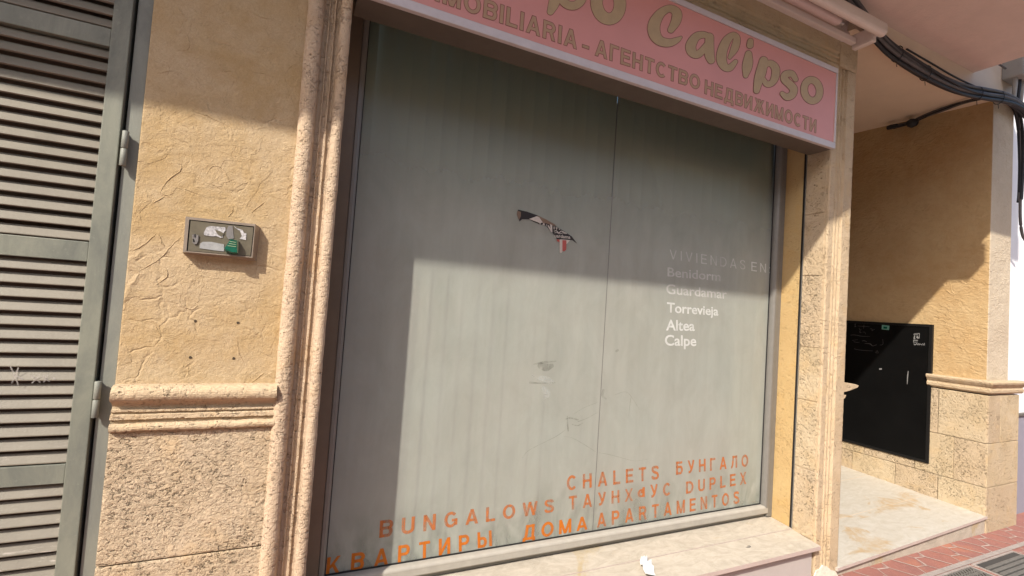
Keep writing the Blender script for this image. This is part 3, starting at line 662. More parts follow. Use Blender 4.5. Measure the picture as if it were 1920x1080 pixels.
for (pa, pb) in (((237, 246), (231, 311)), ((186, 715), (178, 783))):
    za = P(*pa, 1, .03).z; zb = P(*pb, 1, .03).z; zm = (za + zb) / 2; mb = MB(); x = (P(*pa, 1, .028).x + P(*pb, 1, .028).x) / 2 - .002
    for a, b in ((zb, zm - .0015), (zm + .0015, za)): mb.tube([(x, .030, a), (x, .030, a + .001), (x, .030, b - .001), (x, .030, b)], [.0075, .0085, .0085, .0075], 'jamb', 16)
    mb.tube([(x, .030, zb + .004), (x, .030, za - .004)], .006, 'frame', 12); mb.box(x - .003, x + .002, .034, .06, zb + .003, za - .003, 'jamb'); mb.build('hinge', sd)
# chalk crosses on two louvres
mb = MB()
for (x0, y0, x1, y1) in ((20, 688, 34, 722), (34, 690, 22, 718), (25, 702, 44, 712), (58, 704, 75, 717), (74, 703, 60, 718), (80, 705, 92, 715), (90, 703, 82, 716), (100, 709, 103, 712)):
    ribbon(mb, [(x0, y0, 3.0), ((x0 + x1) / 2 + 1, (y0 + y1) / 2, 3.4), (x1, y1, 2.4)], lambda x, y, e: P(x, y, 1, .0402 - e), 'chalk_faint', n=3)
mb.build('chalk_mark', sd, 'white chalk crosses scrawled on the louvres')

# ---- shop window (a part of the building)
GX0, GX1, GZ0, GZ1, GY = .222, 2.768, .335, 2.70, .30
mb = MB()
mb.box(WX0 + .001, .196, .272, .345, .264, 2.739, 'bronze', .002); mb.box(2.800, WX1 - .005, .272, .345, .264, 2.739, 'alu', .003)
mb.box(.196, 2.800, .290, .345, .264, .300, 'alu', .002); mb.box(.196, 2.800, .272, .345, 2.70, 2.739, 'bronze', .002)
# rounded glazing beads
bead = lambda c: [(GY, c - .026)] + [(GY - .034 + .012 - .012 * math.cos(R(a)), c - .014 + .012 - .012 * math.sin(R(a))) for a in (90, 60, 30, 0)] + arc(GY - .018, c + .001, .016, 180, 95, 6) + [(GY, c + .0225)]
mb.extrude([(GY - .001, .286), (GY - .030, .286), (GY - .034, .292), (GY - .034, .316)] + arc(GY - .019, .318, .0155, 180, 95, 6) + [(GY - .001, .3345)], 'x', .197, 2.7985, 'alu_pale', closed=True)
mb.extrude([(.1965, GY - .001), (.1965, GY - .026), (.2, GY - .030), (.211, GY - .030), (.2185, GY - .026), (.2215, GY - .016), (.2215, GY - .001)], 'z', .322, 2.70, 'alu', closed=True)
mb.extrude([(2.7995, GY - .001), (2.7995, GY - .034), (2.792, GY - .036), (2.780, GY - .034), (2.772, GY - .026), (2.7685, GY - .014), (2.7685, GY - .001)], 'z', .322, 2.70, 'alu', closed=True)
mb.box(2.7615, 2.768, GY - .004, GY - .0006, .337, 2.70, 'gasket'); mb.box(.2225, .2265, GY - .003, GY - .0006, .337, 2.70, 'gasket'); mb.box(.2268, 2.7612, GY - .003, GY - .0006, .335, .3415, 'gasket')
win = mb.build('shop_window', B, 'large aluminium framed shop window under the sign')
SEAM = P(1138, 540, 1, GY).x
for x0, x1 in ((.1965, SEAM - .0012), (SEAM + .0012, 2.7995)):
    mb = MB(); c = [(x0, GY, .3005), (x1, GY, .3005), (x1, GY + .006, .3005), (x0, GY + .006, .3005), (x0, GY, 2.7), (x1, GY, 2.7), (x1, GY + .006, 2.7), (x0, GY + .006, 2.7)]
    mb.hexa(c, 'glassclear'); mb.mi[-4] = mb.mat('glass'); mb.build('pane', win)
mb = MB(); mb.box(SEAM - .0011, SEAM + .0011, GY - .0008, GY + .005, .3005, 2.7, 'grey_cable'); mb.build('pane_joint', win)
GP = (1, GY - .0012)
def letters(body, cor_, k, bold, label):
    mb = MB(); word(mb, body, cor_, GP, k, bold); return mb.build('lettering', win, label)
def sign_word(body, cor_, k, st, gap, label):
    mb = MB(); caps(mb, body, cor_, GP, k, st, gap); return mb.build('lettering', win, label)
for body, cor_, k in (('CHALETS', ((1062.8, 920), (1235.5, 898.3), (1235.5, 872.5), (1062.8, 892.3)), 'orange'), ('БУНГАЛО', ((1267.6, 890.4), (1403, 874.5), (1403, 851.8), (1267.6, 865.6)), 'orange'),
        ('BUNGALOWS', ((710.8, 1008.8), (1038.8, 960), (1038.8, 935.5), (712.8, 976.2)), 'orange'), ('ТАУНХ', ((1066.7, 956.7), (1186.4, 938.8), (1186.4, 915.5), (1066.7, 930.5)), 'orange'), ('d', ((1195.4, 933.5), (1209, 931.5), (1209, 913), (1195.4, 915)), 'orange'), ('УС', ((1219, 933.5), (1257.7, 928.5), (1257.7, 904.5), (1219, 909)), 'orange'), ('DUPLEX', ((1286.4, 926), (1399.2, 907.2), (1399.2, 884.4), (1286.4, 903.2)), 'orange'),
        ('КВАРТИРЫ', ((610.3, 1080), (922.6, 1023.5), (921.5, 994), (613.9, 1045.5)), 'orange_solid'), ('ДОМА', ((979, 1014.5), (1101.4, 992.5), (1101.4, 967.5), (981, 985.5)), 'orange_solid'), ('APARTAMENTOS', ((1119.2, 989.3), (1386.3, 943.8), (1386.3, 920.5), (1119.2, 962.6)), 'orange')):
    sign_word(body, cor_, k, .185, {'ДОМА': .38, 'КВАРТИРЫ': .55}.get(body, .5), 'orange lettering ' + body)
sign_word('VIVIENDAS', ((1255.6, 485.6), (1397.8, 506), (1397.8, 488), (1255.6, 467.8)), 'white_faint', .12, .42, 'faded white lettering VIVIENDAS')
sign_word('EN:', ((1408.9, 507.8), (1444, 512.4), (1444, 496), (1408.9, 490.7)), 'white_vinyl', .12, .40, 'white lettering EN:')
letters('Benidorm', ((1251.6, 518.2), (1351, 527), (1351, 510.5), (1251.6, 501.1)), 'white_faint', .012, 'faded white lettering Benidorm')
letters('Guardamar', ((1249.3, 550.7), (1363, 560.5), (1363, 543.5), (1249.3, 532.2)), 'white_faint', .012, 'faded white lettering Guardamar')
letters('Torrevieja', ((1250.7, 585.6), (1347, 592), (1347, 575.5), (1250.7, 566.7)), 'white_vinyl', .018, 'white lettering Torrevieja')
letters('Altea', ((1248.9, 619.6), (1302.7, 620.5), (1302.7, 601.5), (1248.9, 599)), 'white_vinyl', .018, 'white lettering Altea')
letters('Calpe', ((1246.7, 647.8), (1305.6, 649), (1305.6, 629.5), (1246.7, 627.8)), 'white_vinyl', .018, 'white lettering Calpe')
# scratches and rubbed marks on the glass (pixels in the 900,640 crop at 4.908x)
gq = lambda x, y, e: P(900 + x / 4.908, 640 + y / 4.908, 1, GY - .0008 - e)
for l in ([(390, 1075, 3), (440, 1010, 4), (560, 945, 3), (700, 875, 4), (785, 815, 3)], [(775, 875, 3), (850, 890, 3), (960, 950, 4), (1060, 1015, 3)], [(1095, 1025, 3), (1180, 1040, 4), (1290, 1068, 3), (1420, 1100, 2), (1540, 1085, 2)],
          [(860, 670, 2), (960, 610, 3), (1085, 560, 2)], [(900, 740, 5), (990, 705, 4), (1080, 655, 3)], [(805, 690, 10), (805, 760, 12), (812, 822, 14)], [(790, 715, 8), (830, 705, 14), (900, 722, 14)], [(850, 765, 7), (900, 775, 9), (945, 752, 5)],
          [(1240, 492, 3), (1340, 465, 3), (1400, 520, 3), (1465, 625, 2)], [(1388, 520, 3), (1378, 600, 3), (1368, 690, 2)], [(1135, 450, 20), (1130, 500, 26), (1160, 530, 12)], [(1255, 90, 20), (1268, 82, 20)]):
    mb = MB(); ribbon(mb, l, gq, 'scratch', n=5); mb.build('scratch', win)
mb = MB()
for l in ([(545, 340, 40), (600, 350, 55), (650, 370, 50)], [(580, 430, 40), (620, 490, 60), (600, 520, 30)], [(480, 312, 8), (500, 325, 8)]):
    ribbon(mb, l, gq, 'smudge', n=5)
for l in ([(490, 212, 6), (580, 195, 22), (700, 182, 6)], [(560, 225, 60), (610, 240, 70), (660, 225, 40)], [(460, 380, 20), (560, 385, 10), (690, 380, 8)]):
    ribbon(mb, l, gq, 'scratch', n=5)
mb.build('rubbed_patch', win, 'pale rubbed patch with grey smears on the glass')

# ================================================================== THINGS
# vertical blind hanging behind the pane
bl = thing('vertical_blind', 'pale grey green vertical fabric blind hanging closed behind the dusty shop window', 'blind', (1.5, .34, .3))
mb = MB(); mb.box(.2, 2.8, .322, .355, 2.662, 2.70, 'alu'); mb.build('head_rail', bl)
x = .19; i = 0; w = .0765
while x < 2.79:
    mb = MB(); a = R(-15 - 5 * math.sin(i * 1.7)); cx = x + w / 2; y0 = .338; dx = w / 2 + .003
    pts = []
    for q in range(7):
        u = -1 + q / 3; pts.append((cx + u * dx * math.cos(a), y0 + u * dx * math.sin(a) - .003 * (1 - u * u)))
    back = [(p[0], p[1] + .0015) for p in pts][::-1]
    mb.extrude(pts + back, 'z', .315, 2.66, 'blind', closed=True, smooth=False); mb.build('slat', bl); x += w; i += 1
mb = MB(); mb.box(.14, 2.84, .60, .65, .26, 2.74, 'void'); mb.build('room_backing', B)
# torn strip of a printed poster stuck on the glass (pixels in the 940,370 crop at 9x)
tq = lambda x, y, e=0: P(940 + x / 9, 370 + y / 9, 1, GY - .0012 - e)
sc = thing('poster_scrap', 'torn curved scrap of black, white and red printed poster in the middle of the window', 'poster scrap', tq(700, 500))
mb = MB()
body = [(285, 208), (430, 240), (600, 300), (760, 420), (900, 480), (1040, 560), (1190, 660), (1275, 775), (1200, 722), (1100, 715), (940, 705), (880, 615), (850, 590), (760, 480), (640, 450), (560, 415), (470, 370), (350, 370), (310, 405), (262, 285)]
mb.prism([tq(*p, .0015) for p in body], (0, .0015, 0), 'print_black'); mb.build('printed_strip', sc)
mb = MB(); mb.prism([tq(*p, .0022) for p in ((605, 300), (760, 375), (900, 455), (930, 485), (860, 475), (760, 440), (690, 430))], (0, .0006, 0), 'print_brown')
mb.prism([tq(*p, .0024) for p in ((270, 225), (330, 245), (330, 320), (300, 380), (262, 285))], (0, .0006, 0), 'print_brown'); mb.build('folded_edge', sc)
mb = MB()
for poly in (((470, 365), (600, 318), (640, 335), (700, 425), (665, 430), (660, 465), (640, 430), (560, 400)), ((690, 470), (720, 425), (735, 470)), ((755, 470), (770, 455), (775, 480)),
             ((780, 480), (800, 470), (830, 530), (825, 450), (858, 470), (862, 595), (838, 580)), ((885, 490), (898, 495), (896, 545), (884, 535)), ((915, 500), (930, 545), (950, 510), (935, 555)), ((970, 520), (995, 545), (975, 548))):
    mb.prism([tq(*p, .0026) for p in poly], (0, .0006, 0), 'print_white')
for l in ([(890, 570, 10), (930, 565, 14), (970, 600, 14), (1010, 570, 14), (1060, 590, 14), (1100, 610, 12)], [(900, 600, 8), (940, 595, 8), (980, 615, 8), (1040, 600, 10), (1080, 615, 8)], [(1000, 715, 10), (1060, 718, 10), (1150, 725, 8)]):
    ribbon(mb, l, lambda x, y, e: tq(x, y, .0024 + e), 'print_white', n=5)
word(mb, 'uardama', [(940 + p[0] / 9, 370 + p[1] / 9) for p in ((895, 675), (1165, 700), (1165, 645), (895, 615))], (1, GY - .0038), 'print_white', .02)
mb.build('white_print', sc)
mb = MB(); mb.prism([tq(*p, .002) for p in ((985, 715), (1030, 722), (1030, 920), (1010, 938), (985, 930))], (0, .001, 0), 'print_white')
mb.prism([tq(*p, .002) for p in ((1098, 722), (1160, 725), (1100, 790))], (0, .001, 0), 'print_white'); mb.prism([tq(*p, .002) for p in ((1030, 722), (1098, 722), (1095, 880), (1070, 910), (1030, 905))], (0, .001, 0), 'print_red')
mb.prism([tq(*p, .0015) for p in ((935, 708), (983, 715), (983, 760), (940, 735))], (0, .001, 0), 'print_red'); mb.build('striped_flap', sc)

# sign box
YS = -.05
SZ0 = P(1300, 205, 1, YS).z - .010; SZ0 = 2.4975; SZ1 = P(1570, 128, 1, YS).z; SX0, SX1 = WX0 + .012, P(1569, 200, 1, YS).x
sg = thing('shop_sign', 'pink acrylic box sign with tan script and Spanish and Russian lettering above the window', 'sign', ((SX0 + SX1) / 2, 0, SZ0))
mb = MB(); mb.box(SX0, SX1, YS + .012, .105, SZ0 + .004, SZ1 - .004, 'sign_case'); mb.build('casing', sg)
mb = MB(); mb.box(SX0 + .02, SX1 - .008, YS + .004, YS + .0115, SZ0 + .032, SZ1 - .024, 'pink'); mb.build('face_panel', sg)
for nm, bx in (('bottom_rim', (SX0, SX1, SZ0, SZ0 + .036)), ('top_rim', (SX0, SX1, SZ1 - .030, SZ1)), ('side_rim', (SX1 - .012, SX1, SZ0 + .0365, SZ1 - .0305)), ('side_rim', (SX0, SX0 + .02, SZ0 + .0365, SZ1 - .0305))):
    mb = MB(); mb.box(bx[0], bx[1], YS - .001, YS + .02, bx[2], bx[3], 'sign_alu', .003); mb.build(nm, sg)
FY = YS + .004
za = lambda x, y, e: P(1010 + x / 6.857, y / 6.857, 1, FY - .0006 - e); zb_ = lambda x, y, e: P(1280 + x / 6.353, 40 + y / 6.353, 1, FY - .0006 - e)
def ring(cx, cy, rx_, ry_, w, tilt=0.0, n=10, wv=0.0):
    out = []
    for i in range(n):
        a = 2 * math.pi * i / n; x = rx_ * math.cos(a); y = ry_ * math.sin(a); out.append((cx + x * math.cos(tilt) - y * math.sin(tilt), cy + x * math.sin(tilt) + y * math.cos(tilt), w + wv * math.cos(a)))
    return out
script = [
 (za, [(250, -150, 140), (222, -40, 145), (190, 60, 130), (152, 150, 85)], False), (za, ring(430, -80, 140, 155, 105), True),
 (za, ring(895, 40, 150, 205, 150, -.12), True),
 (za, [(1700, 385, 80), (1765, 270, 120), (1775, 165, 120), (1690, 110, 90), (1575, 165, 110), (1490, 300, 150), (1490, 430, 150), (1560, 525, 120), (1680, 550, 100), (1780, 515, 70), (1830, 480, 30)], False),
 (zb_, [(335, 190, 60), (250, 160, 75), (160, 185, 95), (100, 280, 120), (105, 350, 115), (150, 395, 90), (215, 370, 85), (300, 260, 60)], False), (zb_, [(320, 190, 100), (318, 300, 105), (320, 400, 110), (338, 460, 90)], False),
 (zb_, [(560, 430, 40), (620, 320, 90), (645, 205, 80), (600, 165, 70), (525, 230, 100), (470, 360, 115), (465, 470, 115), (505, 545, 90), (565, 550, 80), (630, 480, 50)], False),
 (zb_, [(808, 238, 70), (802, 285, 78)], False), (zb_, [(785, 390, 80), (778, 480, 115), (765, 560, 110), (750, 645, 60)], False),
 (zb_, [(965, 470, 100), (935, 600, 120), (905, 700, 105), (880, 825, 70)], False), (zb_, [(960, 540, 50), (1040, 500, 75), (1105, 560, 95), (1100, 665, 90), (1060, 735, 75), (1000, 745, 70), (965, 690, 50)], False),
 (zb_, [(1345, 690, 60), (1300, 625, 75), (1225, 635, 85), (1215, 690, 90), (1270, 745, 90), (1320, 805, 95), (1305, 875, 85), (1240, 900, 80), (1185, 860, 50)], False),
 (zb_, ring(1540, 822, 92, 125, 82, -.15), True)]
for names, qs in (('p', (0, 1)), ('o', (2,)), ('C', (3,)), ('a', (4, 5)), ('l', (6,)), ('i', (7, 8)), ('p', (9, 10)), ('s', (11,)), ('o', (12,))):
    mb = MB()
    for q in qs: ribbon(mb, script[q][1], script[q][0], 'outline', 6, .0005 * (q % 2), closed=script[q][2])
    for q in qs: ribbon(mb, script[q][1], script[q][0], 'tan', 0, .0012 + .0005 * (q % 2), closed=script[q][2])
    mb.build('script_letter', sg, 'tan brush script letter ' + names)
for b_, c_ in (('INMOBILIARIA', ((781, -11), (1081, 92), (1083, 59.5), (784, -47))), ('-', ((1091.5, 97), (1103.5, 101), (1105, 70), (1093, 66))), ('АГЕНТСТВО', ((1115.7, 103.5), (1311.6, 168.8), (1313, 143), (1117.5, 72.5))), ('НЕДВИЖИМОСТИ', ((1321.2, 175.3), (1529.9, 249.2), (1531, 225.2), (1322.4, 149.5)))):
    mb = MB(); caps(mb, b_, c_, (1, FY - .0008), 'outline', .175, .175, 0, .032); caps(mb, b_, c_, (1, FY - .0016), 'tan2', .175, .175)
    mb.build('small_lettering', sg, 'small tan lettering ' + b_ if len(b_) > 1 else 'small tan dash')

# key switch box on the stucco
YB = .006
kq = lambda x, y: (320 + x / 8.31, 380 + y / 8.31)
kp = lambda x, y, d=0.0: P(*kq(x, y), 1, YB - d)
kb = thing('key_switch_box', 'small weathered metal key switch box with sticker remains on the ochre wall', 'switch box', P(410, 450, 1, .04))
F_ = [kp(235, 215), kp(1320, 335), kp(1275, 860), kp(190, 765)]
Bk = [P(*kq(232, 222), 1, .0405), P(*kq(1400, 388), 1, .0405), P(*kq(1335, 915), 1, .0405), P(*kq(195, 790), 1, .0405)]
I_ = [kp(290, 262), kp(1305, 370), kp(1255, 838), kp(245, 752)]; I2 = [p + Vector((0, .006, 0)) for p in I_]
mb = MB()
for i in range(4):
    j = (i + 1) % 4; mb.face([F_[i], F_[j], Bk[j], Bk[i]], 'steel_rim'); mb.face([F_[i], I_[i], I_[j], F_[j]], 'steel_rim'); mb.face([I_[i], I2[i], I2[j], I_[j]], 'void')
mb.face(Bk, 'steel'); mb.face(I2, 'void'); mb.build('housing', kb)
Dq = [kp(310, 278), kp(1290, 385), kp(1243, 828), kp(266, 748)]
mb = MB(); mb.prism([p + Vector((0, .0012, 0)) for p in Dq], (0, .004, 0), 'steel'); mb.build('door', kb)
mb = MB(); c = kp(380, 560, .002); mb.tube([kp(378, 520, .0035), kp(378, 520, -.001)], .0062, 'steel_light', 18)
mb.prism([kp(*p, .003) for p in ((335, 500), (345, 625), (372, 648), (405, 640), (428, 590), (432, 505))], (0, .004, 0), 'steel_light')
mb.prism([kp(*p, .0042) for p in ((368, 492), (390, 492), (386, 540), (372, 540))], (0, .0005, 0), 'void'); mb.prism([kp(*p, .0040) for p in ((345, 560), (360, 562), (375, 610), (350, 615))], (0, .0005, 0), 'black_frame'); mb.build('lock_cylinder', kb)
mb = MB(); mb.prism([kp(*p, .0006) for p in ((515, 470), (560, 385), (620, 365), (850, 385), (855, 430), (820, 480), (810, 545), (770, 545), (715, 520), (640, 525), (520, 505))], (0, .001, 0), 'sticker'); mb.prism([kp(*p, .0012) for p in ((690, 420), (760, 440), (835, 480), (790, 530), (740, 500), (715, 470))], (0, .0005, 0), 'steel'); mb.build('sticker', kb, 'torn white sticker remains')
mb = MB(); mb.prism([kp(*p, .0006) for p in ((985, 360), (1030, 400), (1120, 425), (1140, 470), (1180, 480), (1172, 582), (1075, 565), (1110, 520), (1080, 440), (1010, 395))], (0, .001, 0), 'sticker'); mb.build('sticker', kb, 'white corner of a peeled sticker')
mb = MB(); mb.prism([kp(*p, .0005) for p in ((455, 640), (500, 610), (640, 612), (830, 650), (830, 760), (700, 745), (450, 710))], (0, .001, 0), 'sticker_grey'); mb.build('sticker', kb, 'rubbed grey sticker')
mb = MB(); mb.prism([kp(*p, .0004) for p in ((870, 420), (900, 360), (965, 365), (985, 560), (900, 570), (865, 520))], (0, .001, 0), 'steel_light'); mb.build('worn_patch', kb)
mb = MB(); fr = [kp(*p, .020) for p in ((935, 575), (1030, 592), (1035, 775), (960, 770), (880, 745), (838, 715))]; bk = [kp(*p, .001) for p in ((930, 570), (1062, 592), (1052, 795), (950, 800), (860, 770), (830, 718))]
n = len(fr); mb.face(fr, 'green')
for i in range(n): j = (i + 1) % n; mb.face([fr[i], fr[j], bk[j], bk[i]], 'green_edge' if i in (1,) else 'green')
mb.face(bk[::-1], 'green')
for q in range(3): mb.prism([kp(*p, .0206) for p in ((925 - 18 * q, 600 + 32 * q), (1020, 615 + 34 * q), (1020, 622 + 34 * q), (920 - 18 * q, 607 + 32 * q))], (0, .0008, 0), 'green_edge')
mb.build('green_cover', kb, 'broken green plastic cover')

# awning folded up above the lintel
aw = thing('awning', 'folded pale pink awning with front bar and roller above the stone lintel', 'awning', (1.6, 0, 3.25))
YA = -.155
e = P(1655, 58, 1, YA); 
mb = MB(); zc_ = P(1652, 56, 1, YA).z; hz = .030
mb.extrude(arc(YA, zc_ + .018, .026, 0, 180, 8) + arc(YA, zc_ - .012, .026, 180, 360, 8), 'x', .12, e.x, 'white_awn', closed=True, smooth=False); mb.build('front_bar', aw)
r1 = P(1572, 40, 1, -.085); mb = MB(); mb.tube([(.14, -.085, r1.z), (r1.x - .01, -.085, r1.z), (r1.x, -.085, r1.z)], [.026, .026, .022], 'pink_awn', 20); mb.tube([(r1.x, -.085, r1.z), (r1.x + .04, -.085, r1.z)], .012, 'steel_light', 12); mb.build('roller', aw)
br = P(1605, 72, 1, -.03)
mb = MB(); mb.box(.14, br.x + .0, -.035, .05, br.z - .035, br.z + .0, 'white_awn', .006); mb.build('wall_bar', aw)
mb = MB(); mb.box(br.x + .005, br.x + .045, -.12, .055, br.z - .055, br.z + .035, 'white_awn', .008); mb.tube([(br.x + .025, -.12, br.z - .02), (br.x + .025, -.165, br.z + .01)], .012, 'white_awn', 10); mb.build('bracket', aw)

# cables
def bundle(mb, ctrl, nstr, spread, rad, k, seed, n=10):
    rg = random.Random(seed); c = catmull([tuple(p) for p in ctrl], n); L = len(c)
    for s in range(nstr):
        a0 = rg.uniform(0, 6.28); rr = spread * math.sqrt(rg.uniform(.02, 1)); ph = rg.uniform(0, 6.28); tw = rg.uniform(-1.2, 1.2); pts = []
        for i, p in enumerate(c):
            t = i / L; a = a0 + tw * t + .35 * math.sin(5 * t + ph); r = rr * (1 + .25 * math.sin(9 * t + ph))
            pts.append(Vector(p) + Vector((.15 * r * math.cos(a), .55 * r * math.cos(a), r * math.sin(a))))
        mb.tube(pts, rad * rg.uniform(.7, 1.15), k if rg.random() > .18 else 'grey_cable', 7)
yc = -.035
cb = thing('cable_bundle', 'thick bundle of black cables running along the soffit from awning to right pier', 'cables', P(1760, 150, 1, yc))
mb = MB(); ctrl = [P(x, y, 1, yc) for x, y in ((1560, -45), (1610, 22), (1660, 82), (1705, 117), (1760, 150), (1805, 170), (1845, 178), (1880, 184), (1908, 196), (1935, 222))]
bundle(mb, ctrl, 22, .040, .0105, 'cable', 4); mb.build('strands', cb)
for (x, y) in ((1682, 101), (1735, 137), (1832, 176), (1872, 183)):
    mb = MB(); p = P(x, y, 1, yc); q = P(x + 6, y + 4, 1, yc); d = (q - p).normalized()
    pts = []
    a = d.cross(Vector((0, 1, 0))).normalized()
    for t in range(15): an = 2 * math.pi * t / 14; pts.append(p + a * math.cos(an) * .052 + Vector((0, 1, 0)) * math.sin(an) * .035)
    mb.tube(pts, .003, 'cable', 6); mb.tube([p - a * .05, p - a * .085 + d * .01], .002, 'cable', 5); mb.build('cable_tie', cb)
mb = MB(); ctrl = [P(x, y, 1, yc - .0) for x, y in ((1700, 92), (1745, 118), (1790, 144), (1835, 165), (1870, 176))]; mb.tube([Vector(p) for p in catmull([tuple(c_) for c_ in ctrl], 6)], .006, 'cable', 7); mb.build('loose_cable', cb)
c2 = thing('cable_branch', 'thin black cable branch crossing the top of the brown recess wall to a dark splice', 'cables', P(1740, 212, 0, 4.86))
mb = MB(); ctrl = [P(1850, 182, 1, -.03)] + [P(x, y, 2, 3.318) for x, y in ((1805, 192), (1770, 204), (1735, 217), (1705, 230), (1674, 238))]
bundle(mb, ctrl, 5, .020, .0085, 'cable', 9); mb.build('strands', c2)
mb = MB(); a_ = P(1700, 229, 2, 3.30); b_ = P(1722, 228, 2, 3.30); mid = (a_ + b_) / 2 - Vector((0, 0, .012))
mb.tube([a_, a_.lerp(mid, .4), mid, mid.lerp(b_, .6), b_], [.012, .034, .040, .030, .010], 'cable', 12); p_ = P(1671, 238, 2, 3.315); mb.tube([p_ + Vector((0, .03, 0)), p_, p_ - Vector((0, .05, 0))], [.018, .022, .014], 'cable', 10); mb.build('splice', c2)
c3 = thing('drop_cable', 'black cables dropping down the right edge of the cream pier', 'cables', P(1915, 300, 1, .02))
mb = MB(); ctrl = [P(x, y, 1, -.0) for x, y in ((1890, 192), (1905, 205), (1914, 240), (1917, 300), (1915, 350), (1913, 378))]; bundle(mb, ctrl, 5, .022, .012, 'cable', 12); mb.build('strands', c3)
mb = MB(); ctrl = [P(x, y, 1, -.0) for x, y in ((1913, 372), (1913, 410), (1917, 440), (1926, 455))]; mb.tube([Vector(p) for p in catmull([tuple(c_) for c_ in ctrl], 6)], .010, 'grey_cable', 9); mb.build('conduit', c3)
jb = thing('junction_box', 'small grey plastic junction box at the top of the right pier', 'junction box', P(1898, 130, 1, 0))
A_ = P(1886, 148, 1, -.01); B_ = P(1919, 112, 1, -.01)
mb = MB(); mb.box(A_.x, A_.x + .21, -.11, .018, A_.z - .0, A_.z + .19, 'box_plastic', .012); mb.build('housing', jb)
mb = MB(); mb.box(A_.x + .012, A_.x + .198, -.116, -.111, A_.z + .015, A_.z + .175, 'box_plastic', .002); mb.build('lid', jb)
for dx in (.04, .10, .16):
    mb = MB(); mb.tube([(A_.x + dx, -.05, A_.z), (A_.x + dx, -.05, A_.z - .05), (A_.x + dx + .01, -.04, A_.z - .2)], [.018, .016, .012], 'box_plastic' if dx != .10 else 'cable', 10); mb.build('cable_gland', jb)
mb = MB(); mb.tube([P(1868, 117, 1, .0), P(1886, 129, 1, -.03)], .007, 'grey_cable', 8); mb.build('stub_cable', jb)

# black board on the recess wall
XB = 4.878
bq = lambda x, y, d=0.0: P(1580 + x / 10.667, 590 + y / 10.667, 0, XB - d)
bb = thing('black_board', 'large glossy black board with faint scribbles on the brown recess wall', 'board', P(1665, 730, 0, XB))
y0b, y1b = P(1742, 740, 0, XB).y, 1.13; zb0, zb1 = .415, 1.537
mb = MB(); mb.box(XB, 4.8995, y0b, y1b, zb0, zb1, 'black'); mb.build('panel', bb)
for (a0, a1, z0, z1) in ((y0b - .012, y0b + .012, zb0 - .012, zb1 + .012), (y1b - .012, y1b + .012, zb0 - .012, zb1 + .012), (y0b + .0125, y1b - .0125, zb1 - .01, zb1 + .012), (y0b + .0125, y1b - .0125, zb0 - .012, zb0 + .01)):
    mb = MB(); mb.box(XB - .006, 4.8994, a0, a1, z0, z1, 'black_frame', .002); mb.build('edge_strip', bb)
mb = MB()
for l in ([(235, 190, 6), (265, 185, 7)], [(250, 190, 6), (250, 235, 8)], [(235, 240, 6), (270, 238, 6)], [(300, 225, 4), (420, 235, 6), (540, 240, 3)], [(425, 205, 6), (420, 275, 6)], [(330, 270, 7), (340, 300, 6), (375, 300, 5)], [(350, 310, 6), (345, 355, 8), (375, 355, 5)], [(400, 350, 5), (440, 350, 6), (460, 390, 5)],
          [(160, 410, 5), (240, 405, 6), (380, 430, 7), (550, 435, 3)], [(550, 280, 5), (590, 290, 6), (585, 320, 5), (640, 290, 5)], [(190, 515, 5), (300, 500, 4)], [(220, 540, 5), (300, 555, 5), (340, 550, 3)], [(390, 525, 7), (430, 520, 8), (480, 540, 6)], [(440, 575, 5), (520, 580, 10), (560, 590, 14), (600, 625, 8), (680, 600, 6)], [(800, 490, 5), (805, 590, 6), (745, 608, 6)],
          [(230, 680, 5), (300, 700, 6), (420, 715, 6), (600, 725, 4)], [(660, 760, 5), (690, 720, 6), (710, 765, 5), (660, 762, 4)]):
    ribbon(mb, l, lambda x, y, e: bq(x, y, .0008 + e), 'chalk', n=4)
mb.build('scribble', bb)
mb = MB(); mb.prism([bq(*p, .001) for p in ((785, 205), (935, 222), (925, 308), (780, 292))], (.0009, 0, 0), 'mint'); mb.prism([bq(*p, .0016) for p in ((815, 235), (890, 243), (886, 285), (812, 277))], (.0005, 0, 0), 'green'); mb.build('sticker', bb, 'small mint green sticker')
mb = MB()
for l in ([(1425, 385, 10), (1530, 375, 12)], [(1535, 375, 10), (1530, 470, 14)], [(1420, 400, 10), (1500, 400, 10)], [(1440, 425, 22), (1430, 475, 26), (1450, 480, 12)], [(1490, 430, 22), (1510, 470, 26), (1480, 450, 20)], [(1415, 510, 16), (1500, 515, 14)], [(1415, 550, 12), (1495, 548, 12)], [(1420, 520, 10), (1418, 550, 10)],
          [(1425, 580, 12), (1445, 605, 14), (1480, 580, 14), (1500, 605, 12)], [(1510, 575, 12), (1530, 605, 12), (1545, 580, 12)], [(1560, 590, 12), (1590, 610, 12)], [(1600, 580, 12), (1620, 610, 12)], [(1635, 570, 10), (1638, 610, 12)]):
    ribbon(mb, l, lambda x, y, e: bq(x, y, .0008 + e), 'stencil', n=4)
mb.build('white_stencil', bb)
mb = MB(); ribbon(mb, [(1311, 1015, 8), (1306, 1090, 10), (1312, 1200, 6)], lambda x, y, e: P(1560 + x * .297 - .0 * y + -.0, 560 + (y - 560) * .297, 0, XB - .0008 - e), 'chalk', n=3); mb = MB()
wq = lambda x, y, e: P(1560 + x / 3.375, 560 + y / 3.375, 0, XB - .0008 - e)
ribbon(mb, [(482, 460, 5), (478, 500, 7), (476, 540, 3)], wq, 'stencil', n=3); ribbon(mb, [(302, 445, 9), (312, 445, 9)], wq, 'stencil', n=2); mb.build('paint_drip', bb)

